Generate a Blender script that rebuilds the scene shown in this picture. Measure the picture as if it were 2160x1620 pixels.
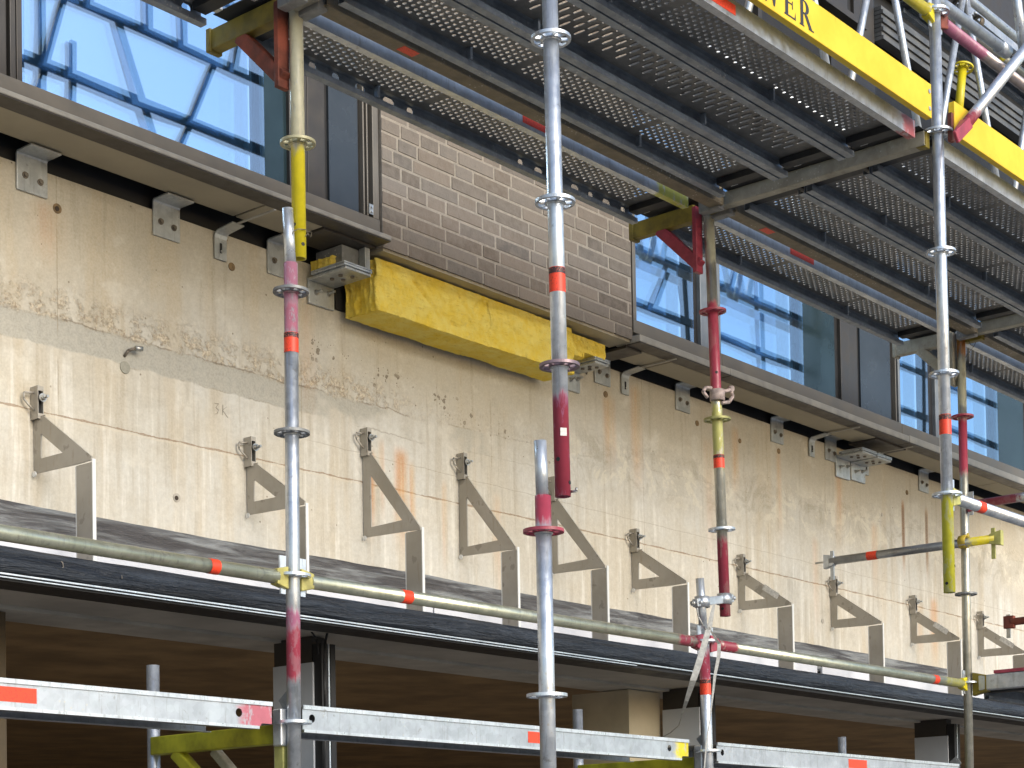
import bpy, bmesh, math, random
from mathutils import Vector, Matrix
random.seed(7)
for o in list(bpy.data.objects): bpy.data.objects.remove(o)
SC = bpy.context.scene
COL = SC.collection
R = math.radians

# ---------------------------------------------------------------- camera
FPX, TH, PIT, ROLL, CY = 3799.351, 0.8725, 0.0281, -0.0167, 1761.0473
_r = Vector((math.cos(TH), -math.sin(TH), 0)); _f = Vector((math.sin(TH), math.cos(TH), 0)); _u = Vector((0, 0, 1))
CF = _f*math.cos(PIT)+_u*math.sin(PIT); _u2 = _u*math.cos(PIT)-_f*math.sin(PIT)
CR = _r*math.cos(ROLL)+_u2*math.sin(ROLL); CU = _u2*math.cos(ROLL)-_r*math.sin(ROLL)
cd = bpy.data.cameras.new('camera'); cam = bpy.data.objects.new('camera', cd); COL.objects.link(cam)
m = Matrix((CR, CU, -CF)).transposed().to_4x4(); cam.matrix_world = m
cd.sensor_width = 36; cd.sensor_fit = 'HORIZONTAL'; cd.lens = 36*FPX/2160
cd.shift_x = 0; cd.shift_y = (CY-810)/2160
cd.clip_start = 0.05; cd.clip_end = 3000
SC.camera = cam

# ---------------------------------------------------------------- light
SUN_EL, SUN_AZ = 26, 184          # azimuth: degrees clockwise from +Y
w = bpy.data.worlds.new('World'); SC.world = w; w.use_nodes = True
wn = w.node_tree; wn.nodes.clear()
sky = wn.nodes.new('ShaderNodeTexSky'); sky.sky_type = 'NISHITA'; sky.sun_disc = False
sky.sun_elevation = R(SUN_EL); sky.sun_rotation = R(SUN_AZ); sky.air_density = 1.0; sky.dust_density = 1.4; sky.ozone_density = 1.0
bg = wn.nodes.new('ShaderNodeBackground'); bg.inputs[1].default_value = 0.135
wo = wn.nodes.new('ShaderNodeOutputWorld'); wn.links.new(sky.outputs[0], bg.inputs[0]); wn.links.new(bg.outputs[0], wo.inputs[0])
sd = bpy.data.lights.new('sun', 'SUN'); sd.energy = 1.6; sd.angle = R(36); sd.color = (1.0, 0.965, 0.90)
so = bpy.data.objects.new('sun', sd); COL.objects.link(so)
sv = Vector((math.sin(R(SUN_AZ))*math.cos(R(SUN_EL)), math.cos(R(SUN_AZ))*math.cos(R(SUN_EL)), math.sin(R(SUN_EL))))
so.rotation_euler = (-sv).to_track_quat('-Z', 'Y').to_euler()
SC.view_settings.view_transform = 'Standard'; SC.view_settings.look = 'None'
SC.view_settings.exposure = 0.80; SC.view_settings.gamma = 1
SC.render.engine = 'CYCLES'

def at(px, py, X=None, Y=None, Z=None):
    """world point seen at a photo pixel, on the plane X=, Y= or Z="""
    d = CF+CR*((px-1080)/FPX)+CU*((CY-py)/FPX)
    t = X/d.x if X is not None else (Y/d.y if Y is not None else Z/d.z)
    return d*t

# ---------------------------------------------------------------- node helpers
class NT:
    def __init__(s, name):
        s.m = bpy.data.materials.new(name); s.m.use_nodes = True; s.t = s.m.node_tree; s.t.nodes.clear()
        s.out = s.t.nodes.new('ShaderNodeOutputMaterial')
        s.b = s.t.nodes.new('ShaderNodeBsdfPrincipled'); s.t.links.new(s.b.outputs[0], s.out.inputs[0])
        tc = s.t.nodes.new('ShaderNodeTexCoord'); s.obj = tc.outputs['Object']
        g = s.t.nodes.new('ShaderNodeNewGeometry'); s.pos = g.outputs['Position']
        sp = s.t.nodes.new('ShaderNodeSeparateXYZ'); s.t.links.new(s.pos, sp.inputs[0])
        s.x, s.y, s.z = sp.outputs
    def put(s, sock, v):
        if isinstance(v, (int, float)): sock.default_value = v
        elif isinstance(v, (tuple, list)): sock.default_value = tuple(v)+((1,) if len(v) == 3 and sock.type == 'RGBA' else ())
        else: s.t.links.new(v, sock)
    def M(s, op, a, b=0, c=0, clamp=False):
        n = s.t.nodes.new('ShaderNodeMath'); n.operation = op; n.use_clamp = clamp
        s.put(n.inputs[0], a); s.put(n.inputs[1], b); s.put(n.inputs[2], c); return n.outputs[0]
    def mr(s, v, a, b, c=0, d=1, smooth=True):
        n = s.t.nodes.new('ShaderNodeMapRange'); n.interpolation_type = 'SMOOTHSTEP' if smooth else 'LINEAR'
        s.put(n.inputs[0], v)
        for i, q in enumerate((a, b, c, d)): s.put(n.inputs[1+i], q)
        return n.outputs[0]
    def mix(s, f, a, b, mode='MIX'):
        n = s.t.nodes.new('ShaderNodeMix'); n.data_type = 'RGBA'; n.blend_type = mode
        s.put(n.inputs[0], f); s.put(n.inputs[6], a); s.put(n.inputs[7], b); return n.outputs[2]
    def vec(s, x, y, z):
        n = s.t.nodes.new('ShaderNodeCombineXYZ'); s.put(n.inputs[0], x); s.put(n.inputs[1], y); s.put(n.inputs[2], z); return n.outputs[0]
    def scaled(s, v, sc):
        n = s.t.nodes.new('ShaderNodeMapping'); s.put(n.inputs[0], v); n.inputs['Scale'].default_value = sc; return n.outputs[0]
    def noise(s, scale, detail=4, rough=0.55, v=None, dist=0):
        n = s.t.nodes.new('ShaderNodeTexNoise'); s.put(n.inputs['Vector'], s.pos if v is None else v)
        n.inputs['Scale'].default_value = scale; n.inputs['Detail'].default_value = detail; n.inputs['Roughness'].default_value = rough
        n.inputs['Distortion'].default_value = dist; return n.outputs[0]
    def vor(s, scale, v=None, feature='F1', out='Distance'):
        n = s.t.nodes.new('ShaderNodeTexVoronoi'); n.feature = feature; s.put(n.inputs['Vector'], s.pos if v is None else v)
        n.inputs['Scale'].default_value = scale; return n.outputs[out]
    def set(s, color=None, rough=None, metal=None, **k):
        if color is not None: s.put(s.b.inputs['Base Color'], color)
        if rough is not None: s.put(s.b.inputs['Roughness'], rough)
        if metal is not None: s.put(s.b.inputs['Metallic'], metal)
        for kk, v in k.items(): s.put(s.b.inputs[kk.replace('_', ' ')], v)
        return s
    def bump(s, h, strength=0.3, dist=0.01):
        n = s.t.nodes.new('ShaderNodeBump'); n.inputs['Strength'].default_value = strength; n.inputs['Distance'].default_value = dist
        s.put(n.inputs['Height'], h); s.t.links.new(n.outputs[0], s.b.inputs['Normal']); return s

def plain(name, col, rough=0.6, metal=0.0, var=0.12, scale=12, bump=0.0):
    n = NT(name)
    f = n.mr(n.noise(scale, 5, 0.6), 0.3, 0.7)
    lo = tuple(c*(1-var) for c in col); hi = tuple(min(1, c*(1+var)) for c in col)
    n.set(n.mix(f, lo, hi), n.mr(f, 0, 1, max(0.05, rough-0.07), rough+0.07), metal)
    if bump: n.bump(n.noise(scale*5, 5), bump, 0.005)
    return n.m

GALV_A, GALV_B = (0.69, 0.72, 0.755), (0.42, 0.455, 0.49)
def galv_base(n, a=GALV_A, b=GALV_B):
    sp = n.vor(45, out='Color'); s2 = n.t.nodes.new('ShaderNodeSeparateXYZ'); n.t.links.new(sp, s2.inputs[0])
    f = n.M('ADD', n.M('MULTIPLY', s2.outputs[0], 0.35), n.M('MULTIPLY', n.mr(n.noise(9, 6, 0.65), 0.32, 0.68), 0.65))
    c = n.mix(f, b, a)
    dirt = n.mr(n.noise(23, 6, 0.7), 0.60, 0.72)
    c = n.mix(n.M('MULTIPLY', dirt, 0.6), c, (0.20, 0.18, 0.15))
    st = n.mr(n.noise(1, 5, 0.7, n.scaled(n.pos, (70, 70, 6))), 0.54, 0.66)
    c = n.mix(n.M('MULTIPLY', st, 0.35), c, (0.24, 0.235, 0.22))
    splash = n.M('MULTIPLY', n.M('LESS_THAN', n.vor(55), 0.20), n.mr(n.noise(4.5, 4, 0.6), 0.54, 0.60))
    return n.mix(n.M('MULTIPLY', splash, 0.65), c, (0.62, 0.60, 0.55))
def galv(name, a=GALV_A, b=GALV_B, metal=0.75, rough=0.38):
    n = NT(name); c = galv_base(n, a, b)
    n.set(c, n.mr(n.noise(30, 4), 0.3, 0.7, rough-0.08, rough+0.12), metal); n.bump(n.noise(60, 4), 0.06, 0.002); return n.m
YEL = (0.62, 0.52, 0.015); LIME = (0.42, 0.41, 0.13); RED = (0.33, 0.045, 0.075); PINK = (0.38, 0.13, 0.22); ORG = (0.80, 0.07, 0.02); RUST = (0.24, 0.10, 0.03); CREAM = (0.52, 0.50, 0.36)
def painted(name, zones, axis='z', base=(GALV_A, GALV_B), soft=0.022):
    """galvanised metal with worn paint between given coordinates (world z or x)"""
    n = NT(name); c = galv_base(n, *base)
    ax = {'z': n.z, 'x': n.x, 'y': n.y}[axis]
    zd = n.M('ADD', ax, n.M('MULTIPLY', n.M('SUBTRACT', n.noise(1, 5, 0.65, n.scaled(n.pos, (45, 45, 9) if axis == 'z' else (12, 45, 45))), 0.5), 0.13))
    wear = n.mr(n.noise(1, 6, 0.7, n.scaled(n.pos, (30, 30, 10))), 0.38, 0.47); msum = None
    for z0, z1, colr, st in zones:
        mk = n.M('MULTIPLY', n.mr(zd, z0-soft, z0+soft), n.mr(zd, z1-soft, z1+soft, 1, 0))
        mk = n.M('MULTIPLY', mk, n.M('MAXIMUM', wear, st))
        cc = n.mix(n.noise(35, 4), tuple(q*0.8 for q in colr), tuple(min(1, q*1.2) for q in colr))
        c = n.mix(mk, c, cc); msum = mk if msum is None else n.M('MAXIMUM', msum, mk)
    n.set(c, n.mr(n.noise(30, 4), 0.3, 0.7, 0.28, 0.46), n.mr(msum, 0, 1, 0.78, 0.0) if msum is not None else 0.78)
    n.bump(n.noise(60, 4), 0.06, 0.002); return n.m

# ---------------------------------------------------------------- mesh helpers
LOC = {}
class MB:
    def __init__(s): s.bm = bmesh.new(); s.smooth = []
    def box(s, x0, x1, y0, y1, z0, z1):
        v = [s.bm.verts.new(p) for p in ((x0,y0,z0),(x1,y0,z0),(x1,y1,z0),(x0,y1,z0),(x0,y0,z1),(x1,y0,z1),(x1,y1,z1),(x0,y1,z1))]
        for f in ((3,2,1,0),(4,5,6,7),(0,1,5,4),(1,2,6,5),(2,3,7,6),(3,0,4,7)): s.bm.faces.new([v[i] for i in f])
        return s
    def bar(s, a, b, wd, ht, up=(0,0,1), wd2=None, ht2=None):
        """rectangular bar from a to b"""
        a, b = Vector(a), Vector(b); d = (b-a).normalized(); up = Vector(up)
        sx = d.cross(up).normalized(); sy = sx.cross(d)
        wd2 = wd if wd2 is None else wd2; ht2 = ht if ht2 is None else ht2
        ra = [a+sx*i*wd/2+sy*j*ht/2 for i, j in ((-1,-1),(1,-1),(1,1),(-1,1))]
        rb = [b+sx*i*wd2/2+sy*j*ht2/2 for i, j in ((-1,-1),(1,-1),(1,1),(-1,1))]
        va = [s.bm.verts.new(p) for p in ra]; vb = [s.bm.verts.new(p) for p in rb]
        s.bm.faces.new(va); s.bm.faces.new(vb[::-1])
        for i in range(4): s.bm.faces.new((va[i], vb[i], vb[(i+1) % 4], va[(i+1) % 4]))
        return s
    def tube(s, a, b, r, r2=None, n=20, hollow=0.0, caps=True):
        a, b = Vector(a), Vector(b); d = (b-a).normalized(); r2 = r if r2 is None else r2
        sx = d.orthogonal().normalized(); sy = d.cross(sx)
        def ring(c, rr): return [s.bm.verts.new(c+sx*math.cos(6.28318*i/n)*rr+sy*math.sin(6.28318*i/n)*rr) for i in range(n)]
        A, B = ring(a, r), ring(b, r2)
        for i in range(n):
            f = s.bm.faces.new((A[i], A[(i+1) % n], B[(i+1) % n], B[i])); f.smooth = True
        if hollow:
            A2, B2 = ring(a, r-hollow), ring(b, r2-hollow)
            for i in range(n):
                f = s.bm.faces.new((A2[(i+1) % n], A2[i], B2[i], B2[(i+1) % n])); f.smooth = True
                s.bm.faces.new((A[(i+1) % n], A[i], A2[i], A2[(i+1) % n])); s.bm.faces.new((B[i], B[(i+1) % n], B2[(i+1) % n], B2[i]))
        elif caps:
            s.bm.faces.new(A[::-1]); s.bm.faces.new(B)
        return s
    def path(s, pts, r, n=8):
        for a, b in zip(pts[:-1], pts[1:]): s.tube(a, b, r, n=n)
        return s
    def ribbon(s, pts, wd, th, side=(1,0,0)):
        side = Vector(side).normalized(); rows = []
        for i, p in enumerate(pts):
            p = Vector(p); q = Vector(pts[min(i+1, len(pts)-1)])-Vector(pts[max(i-1, 0)]); nn = q.normalized().cross(side).normalized()
            wi = wd[i] if isinstance(wd, (list, tuple)) else wd
            rows.append([s.bm.verts.new(p+side*a*wi/2+nn*b*th/2) for a, b in ((-1,-1),(1,-1),(1,1),(-1,1))])
        for A, B in zip(rows[:-1], rows[1:]):
            for i in range(4): s.bm.faces.new((A[i], A[(i+1) % 4], B[(i+1) % 4], B[i]))
        s.bm.faces.new(rows[0][::-1]); s.bm.faces.new(rows[-1]); return s
    def prism(s, pts, off, holes=()):
        """extrude polygon (3D pts) by vector off; optional hole polygons (bridged)"""
        off = Vector(off)
        import mathutils
        loops = [pts]+list(holes)
        vs = [[Vector(p) for p in l] for l in loops]
        tri = mathutils.geometry.tessellate_polygon(vs)
        flat = [p for l in vs for p in l]
        fr = [s.bm.verts.new(p) for p in flat]; bk = [s.bm.verts.new(p+off) for p in flat]
        for t in tri:
            try: s.bm.faces.new([fr[i] for i in t]); s.bm.faces.new([bk[i] for i in reversed(t)])
            except ValueError: pass
        k = 0
        for l in vs:
            for i in range(len(l)):
                a, b = k+i, k+(i+1) % len(l)
                try: s.bm.faces.new((fr[a], fr[b], bk[b], bk[a]))
                except ValueError: pass
            k += len(l)
        return s
    def disc(s, c, axis, r, th, n=20):
        c = Vector(c); a = Vector(axis).normalized(); return s.tube(c-a*th/2, c+a*th/2, r, n=n)
    def build(s, name, mat, parent=None, bevel=0.0):
        bmesh.ops.recalc_face_normals(s.bm, faces=s.bm.faces)
        me = bpy.data.meshes.new(name)
        if parent is not None: loc = LOC[parent.name].copy()
        else:
            xs = [v.co for v in s.bm.verts]
            loc = Vector([(min(c[i] for c in xs)+max(c[i] for c in xs))/2 for i in (0, 1)]+[min(c[2] for c in xs)])
        bmesh.ops.translate(s.bm, verts=s.bm.verts, vec=-loc)
        s.bm.to_mesh(me); s.bm.free()
        o = bpy.data.objects.new(name, me); COL.objects.link(o)
        me.materials.append(mat)
        if parent is not None: o.parent = parent
        else: o.location = loc
        LOC[o.name] = loc
        if bevel:
            b = o.modifiers.new('bevel', 'BEVEL'); b.width = bevel; b.segments = 2; b.limit_method = 'ANGLE'; b.angle_limit = R(40)
        return o
def tag(o, label, cat, group=None):
    o['label'] = label; o['category'] = cat
    if group: o['group'] = group
    return o
def thing(name, loc, label, cat, group=None):
    o = bpy.data.objects.new(name, None); COL.objects.link(o); o.location = loc; LOC[o.name] = Vector(loc); o.empty_display_size = 0.1
    return tag(o, label, cat, group)
def struct(o): o['kind'] = 'structure'; return o
def copy_tree(root, offset, label=None):
    def cp(o, par):
        c = o.copy(); COL.objects.link(c)
        if par is not None: c.parent = par
        for ch in [q for q in bpy.data.objects if q.parent == o]: cp(ch, c)
        return c
    c = cp(root, None); c.location = Vector(root.location)+Vector(offset)
    if label: c['label'] = label
    return c

# ---------------------------------------------------------------- shared materials
M = {}
M['galv'] = galv('galvanised')
M['galv_dark'] = galv('galvanised_weathered', (0.30, 0.31, 0.31), (0.17, 0.175, 0.18), 0.35, 0.55)
M['galv_bright'] = galv('galvanised_bright', (0.74, 0.785, 0.83), (0.50, 0.54, 0.585), 0.7, 0.34)
M['zinc'] = galv('zinc_bracket', (0.60, 0.62, 0.62), (0.40, 0.42, 0.42), 0.6, 0.36)
def stainless():
    n = NT('stainless_plate'); f = n.noise(4, 5, 0.6); c = n.mix(n.mr(f, .35, .65), (0.35, 0.325, 0.28), (0.45, 0.42, 0.37))
    c = n.mix(n.M('MULTIPLY', n.mr(n.noise(16, 3, 0.5), 0.62, 0.68), 0.5), c, (0.20, 0.18, 0.15)); c = n.mix(n.M('MULTIPLY', n.mr(n.noise(1, 5, 0.7, n.scaled(n.pos, (8, 60, 9))), 0.55, 0.7), 0.35), c, (0.27, 0.21, 0.14))
    n.set(c, n.mr(f, .3, .7, .42, .6), 0.5); n.bump(n.noise(25, 4), 0.08, 0.003); return n.m
M['stainless'] = stainless()
M['stainless_lit_edge'] = plain('stainless_lit_edge', (0.72, 0.72, 0.70), 0.35, 0.15, 0.05)  # pale copy of the plate steel; light on the edges put into the colour
M['bronze'] = plain('bronze_aluminium', (0.165, 0.148, 0.122), 0.45, 0.25, 0.10, 7, 0.03)
M['bronze_light'] = plain('bronze_drip_edge', (0.36, 0.345, 0.31), 0.5, 0.2, 0.14, 15, 0.05)
M['bronze_dark'] = plain('bronze_dark', (0.060, 0.053, 0.046), 0.45, 0.3, 0.10)
M['mullion'] = plain('grey_mullion', (0.22, 0.23, 0.235), 0.35, 0.4, 0.1)
M['black'] = plain('black_gasket', (0.012, 0.012, 0.013), 0.6, 0, 0.3)
M['soffit'] = plain('soffit_board', (0.36, 0.315, 0.225), 0.75, 0, 0.08, 4)
M['darkpanel'] = plain('dark_panel', (0.045, 0.055, 0.065), 0.22, 0.2, 0.15, 2)
M['teal'] = plain('dark_teal_glass', (0.03, 0.055, 0.065), 0.12, 0.3, 0.2, 1.5)
M['black_paint'] = plain('black_lettering', (0.03, 0.03, 0.035), 0.5)
M['bolt'] = plain('bolt_steel', (0.45, 0.45, 0.43), 0.35, 0.8, 0.2)
M['rustbolt'] = plain('rusty_bolt', (0.17, 0.145, 0.115), 0.6, 0.3, 0.3, 40)
M['white_board'] = plain('white_board', (0.60, 0.62, 0.68), 0.5, 0, 0.06, 3)
M['orange_label'] = None
def label_mat():
    n = NT('orange_sticker'); f = n.mr(n.noise(160, 3, 0.6), 0.56, 0.62)
    n.set(n.mix(n.M('MULTIPLY', f, 0.55), (0.80, 0.06, 0.02), (0.28, 0.03, 0.02)), 0.45, 0); return n.m
M['orange_label'] = label_mat()
M['white_label'] = plain('white_sticker', (0.62, 0.60, 0.56), 0.5, 0, 0.2, 60)
M['yellow_board'] = None
def yb():
    n = NT('yellow_toe_board'); f = n.mr(n.noise(6, 6, 0.6), 0.35, 0.65)
    c = n.mix(f, (0.78, 0.50, 0.015), (0.84, 0.58, 0.03))
    s = n.mr(n.noise(17, 5, 0.6), 0.68, 0.74); c = n.mix(n.M('MULTIPLY', s, 0.6), c, (0.5, 0.32, 0.0))
    n.set(c, 0.5, 0); n.bump(n.noise(40, 4, 0.6, n.scaled(n.pos, (0.1, 1, 1))), 0.1, 0.002); return n.m
M['yellow_board'] = yb()
SCR = {}

# ================================================================ SETTING
def concrete_wall_mat():
    n = NT('cast_concrete'); x, z = n.x, n.z
    flat = n.vec(x, 0, z)
    big = n.noise(1.1, 6, 0.6, flat); mid = n.noise(5, 7, 0.65, flat); fine = n.noise(38, 5, 0.7, flat)
    streak = n.noise(1, 6, 0.62, n.vec(n.M('MULTIPLY', x, 20), 0, n.M('MULTIPLY', z, 1.3)))
    streak2 = n.noise(1, 5, 0.6, n.vec(n.M('MULTIPLY', x, 7), 3.1, n.M('MULTIPLY', z, 0.7)))
    upper = n.mr(n.M('ADD', z, n.M('MULTIPLY', n.M('SUBTRACT', big, 0.5), 0.8)), 1.9, 2.6)
    pale, tan = (0.57, 0.56, 0.515), (0.49, 0.43, 0.32)
    c = n.mix(n.mr(big, 0.38, 0.62, 0, 0.55), pale, tan)
    c = n.mix(n.M('MULTIPLY', upper, 0.66), c, (0.45, 0.395, 0.295))
    c = n.mix(n.M('MULTIPLY', n.mr(streak2, 0.5, 0.68), 0.45), c, (0.49, 0.40, 0.265))
    low = n.mr(z, 2.1, 1.95)
    c = n.mix(n.M('MULTIPLY', n.M('MULTIPLY', n.mr(streak, 0.52, 0.64), low), 0.55), c, (0.76, 0.745, 0.69))
    c = n.mix(n.M('MULTIPLY', n.mr(streak, 0.46, 0.36), 0.42), c, (0.35, 0.30, 0.22))
    c = n.mix(n.M('MULTIPLY', n.mr(mid, 0.55, 0.70), 0.45), c, (0.36, 0.33, 0.27))
    c = n.mix(n.M('MULTIPLY', n.mr(mid, 0.46, 0.34), 0.5), c, (0.66, 0.63, 0.55))
    # grey skim band along the construction joint
    zb = n.M('ADD', n.mr(x, 6.0, 10.7, 2.105, 2.27, False), n.M('MULTIPLY', n.M('SUBTRACT', n.noise(3.2, 5, 0.6, n.vec(x, 0, 0)), 0.5), 0.06))
    dz = n.M('SUBTRACT', z, zb); dzn = n.M('ADD', dz, n.M('MULTIPLY', n.M('SUBTRACT', n.noise(11, 6, 0.7, flat), 0.5), 0.035))
    band = n.M('MULTIPLY', n.mr(dzn, -0.062, -0.052), n.mr(dzn, 0.045, 0.056, 1, 0))
    fade = n.mr(x, 5.4, 7.4, 1.0, 0.28)
    patchy = n.M('MAXIMUM', n.mr(x, 5.6, 5.2), n.mr(n.noise(2.2, 4, 0.6, flat), 0.48, 0.56))
    band = n.M('MULTIPLY', n.M('MULTIPLY', band, fade), patchy)
    c = n.mix(n.M('MULTIPLY', band, 0.9), c, n.mix(n.mr(fine, 0.3, 0.7), (0.31, 0.30, 0.26), (0.43, 0.42, 0.37)))
    # rough, honeycombed edge just above the band
    rough_z = n.M('MULTIPLY', n.mr(dzn, 0.035, 0.06), n.mr(dzn, 0.08, 0.22, 1, 0))
    rmask = n.M('MULTIPLY', n.M('MULTIPLY', rough_z, n.mr(n.noise(17, 7, 0.75, flat), 0.47, 0.56)), n.mr(x, 5.6, 6.2, 1, 0.25))
    c = n.mix(n.M('MULTIPLY', rmask, 0.75), c, n.mix(n.mr(n.noise(60, 4, 0.7, flat), 0.4, 0.6), (0.20, 0.14, 0.08), (0.66, 0.56, 0.40)))
    edge = n.M('MULTIPLY', n.mr(n.M('ABSOLUTE', n.M('SUBTRACT', dzn, 0.052)), 0.0, 0.006, 1, 0), n.mr(n.noise(4, 4, 0.6, flat), 0.45, 0.55))
    c = n.mix(n.M('MULTIPLY', n.M('MULTIPLY', edge, fade), 0.7), c, (0.14, 0.10, 0.06))
    edge2 = n.M('MULTIPLY', n.mr(n.M('ABSOLUTE', n.M('ADD', dzn, 0.058)), 0.0, 0.005, 1, 0), n.mr(n.noise(3, 4, 0.6, flat), 0.46, 0.58))
    c = n.mix(n.M('MULTIPLY', n.M('MULTIPLY', edge2, fade), 0.6), c, (0.19, 0.16, 0.11))
    # day joint at z 1.80, thin brown line
    dj = n.M('ADD', n.M('SUBTRACT', z, n.mr(x, 3.8, 7.6, 1.790, 1.812, False)), n.M('MULTIPLY', n.M('SUBTRACT', n.noise(5, 5, 0.7, n.vec(x, 0, 0)), 0.5), 0.022))
    lw = n.mr(n.noise(9, 4, 0.6, n.vec(x, 0, 0)), 0.35, 0.65, 0.001, 0.0055)
    joint = n.M('MULTIPLY', n.M('LESS_THAN', n.M('ABSOLUTE', dj), lw), 0.75)
    c = n.mix(joint, c, (0.24, 0.145, 0.075))
    joint_l = n.M('MULTIPLY', n.M('LESS_THAN', n.M('ABSOLUTE', n.M('ADD', dj, 0.009)), 0.004), 0.35)
    c = n.mix(joint_l, c, (0.66, 0.58, 0.45))
    dj2 = n.M('ADD', n.M('SUBTRACT', z, 1.93), n.M('MULTIPLY', n.M('SUBTRACT', n.noise(4, 5, 0.7, n.vec(x, 5, 0)), 0.5), 0.03))
    c = n.mix(n.M('MULTIPLY', n.M('LESS_THAN', n.M('ABSOLUTE', dj2), 0.0018), n.M('MULTIPLY', n.mr(x, 5.2, 5.5), 0.4)), c, (0.22, 0.17, 0.11))
    # shutter board verticals
    vb = n.M('ABSOLUTE', n.M('SUBTRACT', n.M('FRACT', n.M('MULTIPLY', n.M('ADD', x, 0.31), 0.8)), 0.5))
    c = n.mix(n.M('MULTIPLY', n.M('LESS_THAN', vb, 0.0022), n.mr(n.noise(2.3, 3, 0.6, flat), 0.45, 0.55, 0, 0.5)), c, (0.24, 0.19, 0.12))
    # pale crust and darker tide marks right of the middle
    cr = n.M('MULTIPLY', n.mr(x, 6.9, 7.4), n.mr(n.M('ABSOLUTE', n.M('SUBTRACT', z, n.mr(x, 7.0, 11.0, 2.20, 2.26, False))), 0.05, 0.22, 1, 0))
    cn = n.noise(4.3, 7, 0.72, flat, 0.8)
    c = n.mix(n.M('MULTIPLY', n.M('MULTIPLY', cr, n.mr(cn, 0.52, 0.56)), 0.55), c, (0.70, 0.655, 0.53))
    c = n.mix(n.M('MULTIPLY', n.M('MULTIPLY', cr, n.mr(cn, 0.47, 0.42)), 0.45), c, (0.31, 0.275, 0.20))
    # rust and water stains under fixings
    st = None
    for cx, wd, zt, zl, a in ((5.73, .035, 1.96, 1.5, .9), (5.80, .02, 2.02, 1.6, .5), (5.93, .045, 2.0, 1.45, .9), (6.00, .02, 1.95, 1.4, .8), (6.22, .02, 1.9, 1.4, .5), (6.60, .03, 1.9, 1.3, .35),
                              (7.52, .05, 2.56, 2.1, .55), (7.76, .05, 2.66, 2.0, .6), (8.72, .04, 2.62, 2.15, .6), (9.19, .03, 2.58, 1.9, .45), (9.90, .05, 2.6, 2.0, .5), (10.35, .05, 2.3, 1.75, .5),
                              (10.74, .02, 2.5, 1.95, 1.0), (11.07, .02, 2.5, 1.95, .95), (11.15, .06, 1.9, 1.35, .7), (10.95, .04, 1.85, 1.4, .5), (4.02, .08, 2.6, 2.3, .35), (5.36, .04, 2.58, 1.9, .3), (8.45, .06, 2.5, 1.6, .25), (9.6, .04, 2.1, 1.4, .3)):
        wob = n.M('MULTIPLY', n.M('SUBTRACT', streak2, 0.5), 0.03)
        g = n.mr(n.M('ABSOLUTE', n.M('ADD', n.M('SUBTRACT', x, cx), wob)), wd*0.15, wd*1.5, 1, 0)
        g = n.M('MULTIPLY', n.M('MULTIPLY', g, n.mr(z, zt+0.02, zt-0.05)), n.M('MULTIPLY', n.mr(z, zl, zl+(zt-zl)*0.6), a))
        st = g if st is None else n.M('MAXIMUM', st, g)
    st = n.M('MULTIPLY', st, n.mr(streak, 0.3, 0.58, 0.35, 1))
    c = n.mix(n.M('MULTIPLY', st, 0.9), c, n.mix(n.mr(streak, .4, .6), (0.60, 0.36, 0.13), (0.52, 0.22, 0.06)))
    dark = None
    for cx, zt in ((10.74, 2.42), (11.07, 2.42)):
        g = n.M('MULTIPLY', n.mr(n.M('ABSOLUTE', n.M('SUBTRACT', x, cx)), 0.008, 0.028, 1, 0), n.M('MULTIPLY', n.mr(z, zt+.1, zt), n.mr(z, 2.0, 2.25)))
        dark = g if dark is None else n.M('MAXIMUM', dark, g)
    c = n.mix(n.M('MULTIPLY', dark, 0.8), c, (0.12, 0.06, 0.03))
    # pock marks
    v = n.vor(26, flat); v2 = n.vor(13, n.vec(x, 4, z)); v3 = n.vor(60, flat)
    pz = n.M('MULTIPLY', n.mr(n.M('ABSOLUTE', n.M('SUBTRACT', z, n.mr(x, 5.4, 7.1, 2.34, 2.16, False))), 0.02, 0.10, 1, 0), n.M('MULTIPLY', n.mr(x, 5.1, 5.4), n.mr(x, 7.0, 7.4, 1, 0)))
    pz2 = n.M('MULTIPLY', n.mr(z, 2.15, 2.25), n.mr(x, 4.4, 5.6, 0.30, 0.0))
    gate = n.mr(n.noise(7, 4, 0.6, flat), 0.47, 0.60)
    pit = n.M('MULTIPLY', n.M('LESS_THAN', v, n.M('ADD', 0.05, n.M('MULTIPLY', n.M('MULTIPLY', pz, gate), 0.38))), n.M('MAXIMUM', pz, n.M('ADD', pz2, 0.12)))
    pit3 = n.M('LESS_THAN', v3, n.M('ADD', 0.07, n.M('MULTIPLY', n.M('MULTIPLY', pz, gate), 0.2)))
    pitm = n.M('MAXIMUM', pit, n.M('MULTIPLY', pit3, n.M('ADD', n.M('MULTIPLY', pz, 0.8), 0.2)), 0)
    big_p = n.M('MULTIPLY', n.M('LESS_THAN', v2, 0.055), n.mr(n.noise(3, 2, 0.5, n.vec(x, 9, z)), 0.5, 0.56))
    pitm = n.M('MAXIMUM', pitm, big_p)
    c = n.mix(n.M('MULTIPLY', pitm, 0.85), c, (0.14, 0.105, 0.065))
    c = n.mix(n.mr(fine, 0.35, 0.65, 0, 0.22), c, (0.30, 0.26, 0.19))
    c = n.mix(n.mr(n.noise(110, 3, 0.6, flat), 0.35, 0.65, 0, 0.16), c, (0.75, 0.70, 0.6))
    n.set(c, 0.86, 0)
    h = n.M('ADD', n.M('MULTIPLY', fine, 0.25), n.M('MULTIPLY', mid, 0.5)); h = n.M('SUBTRACT', h, n.M('MULTIPLY', pitm, 0.7)); h = n.M('SUBTRACT', h, n.M('MULTIPLY', band, 0.15)); h = n.M('ADD', h, n.M('MULTIPLY', rmask, 0.5))
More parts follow.
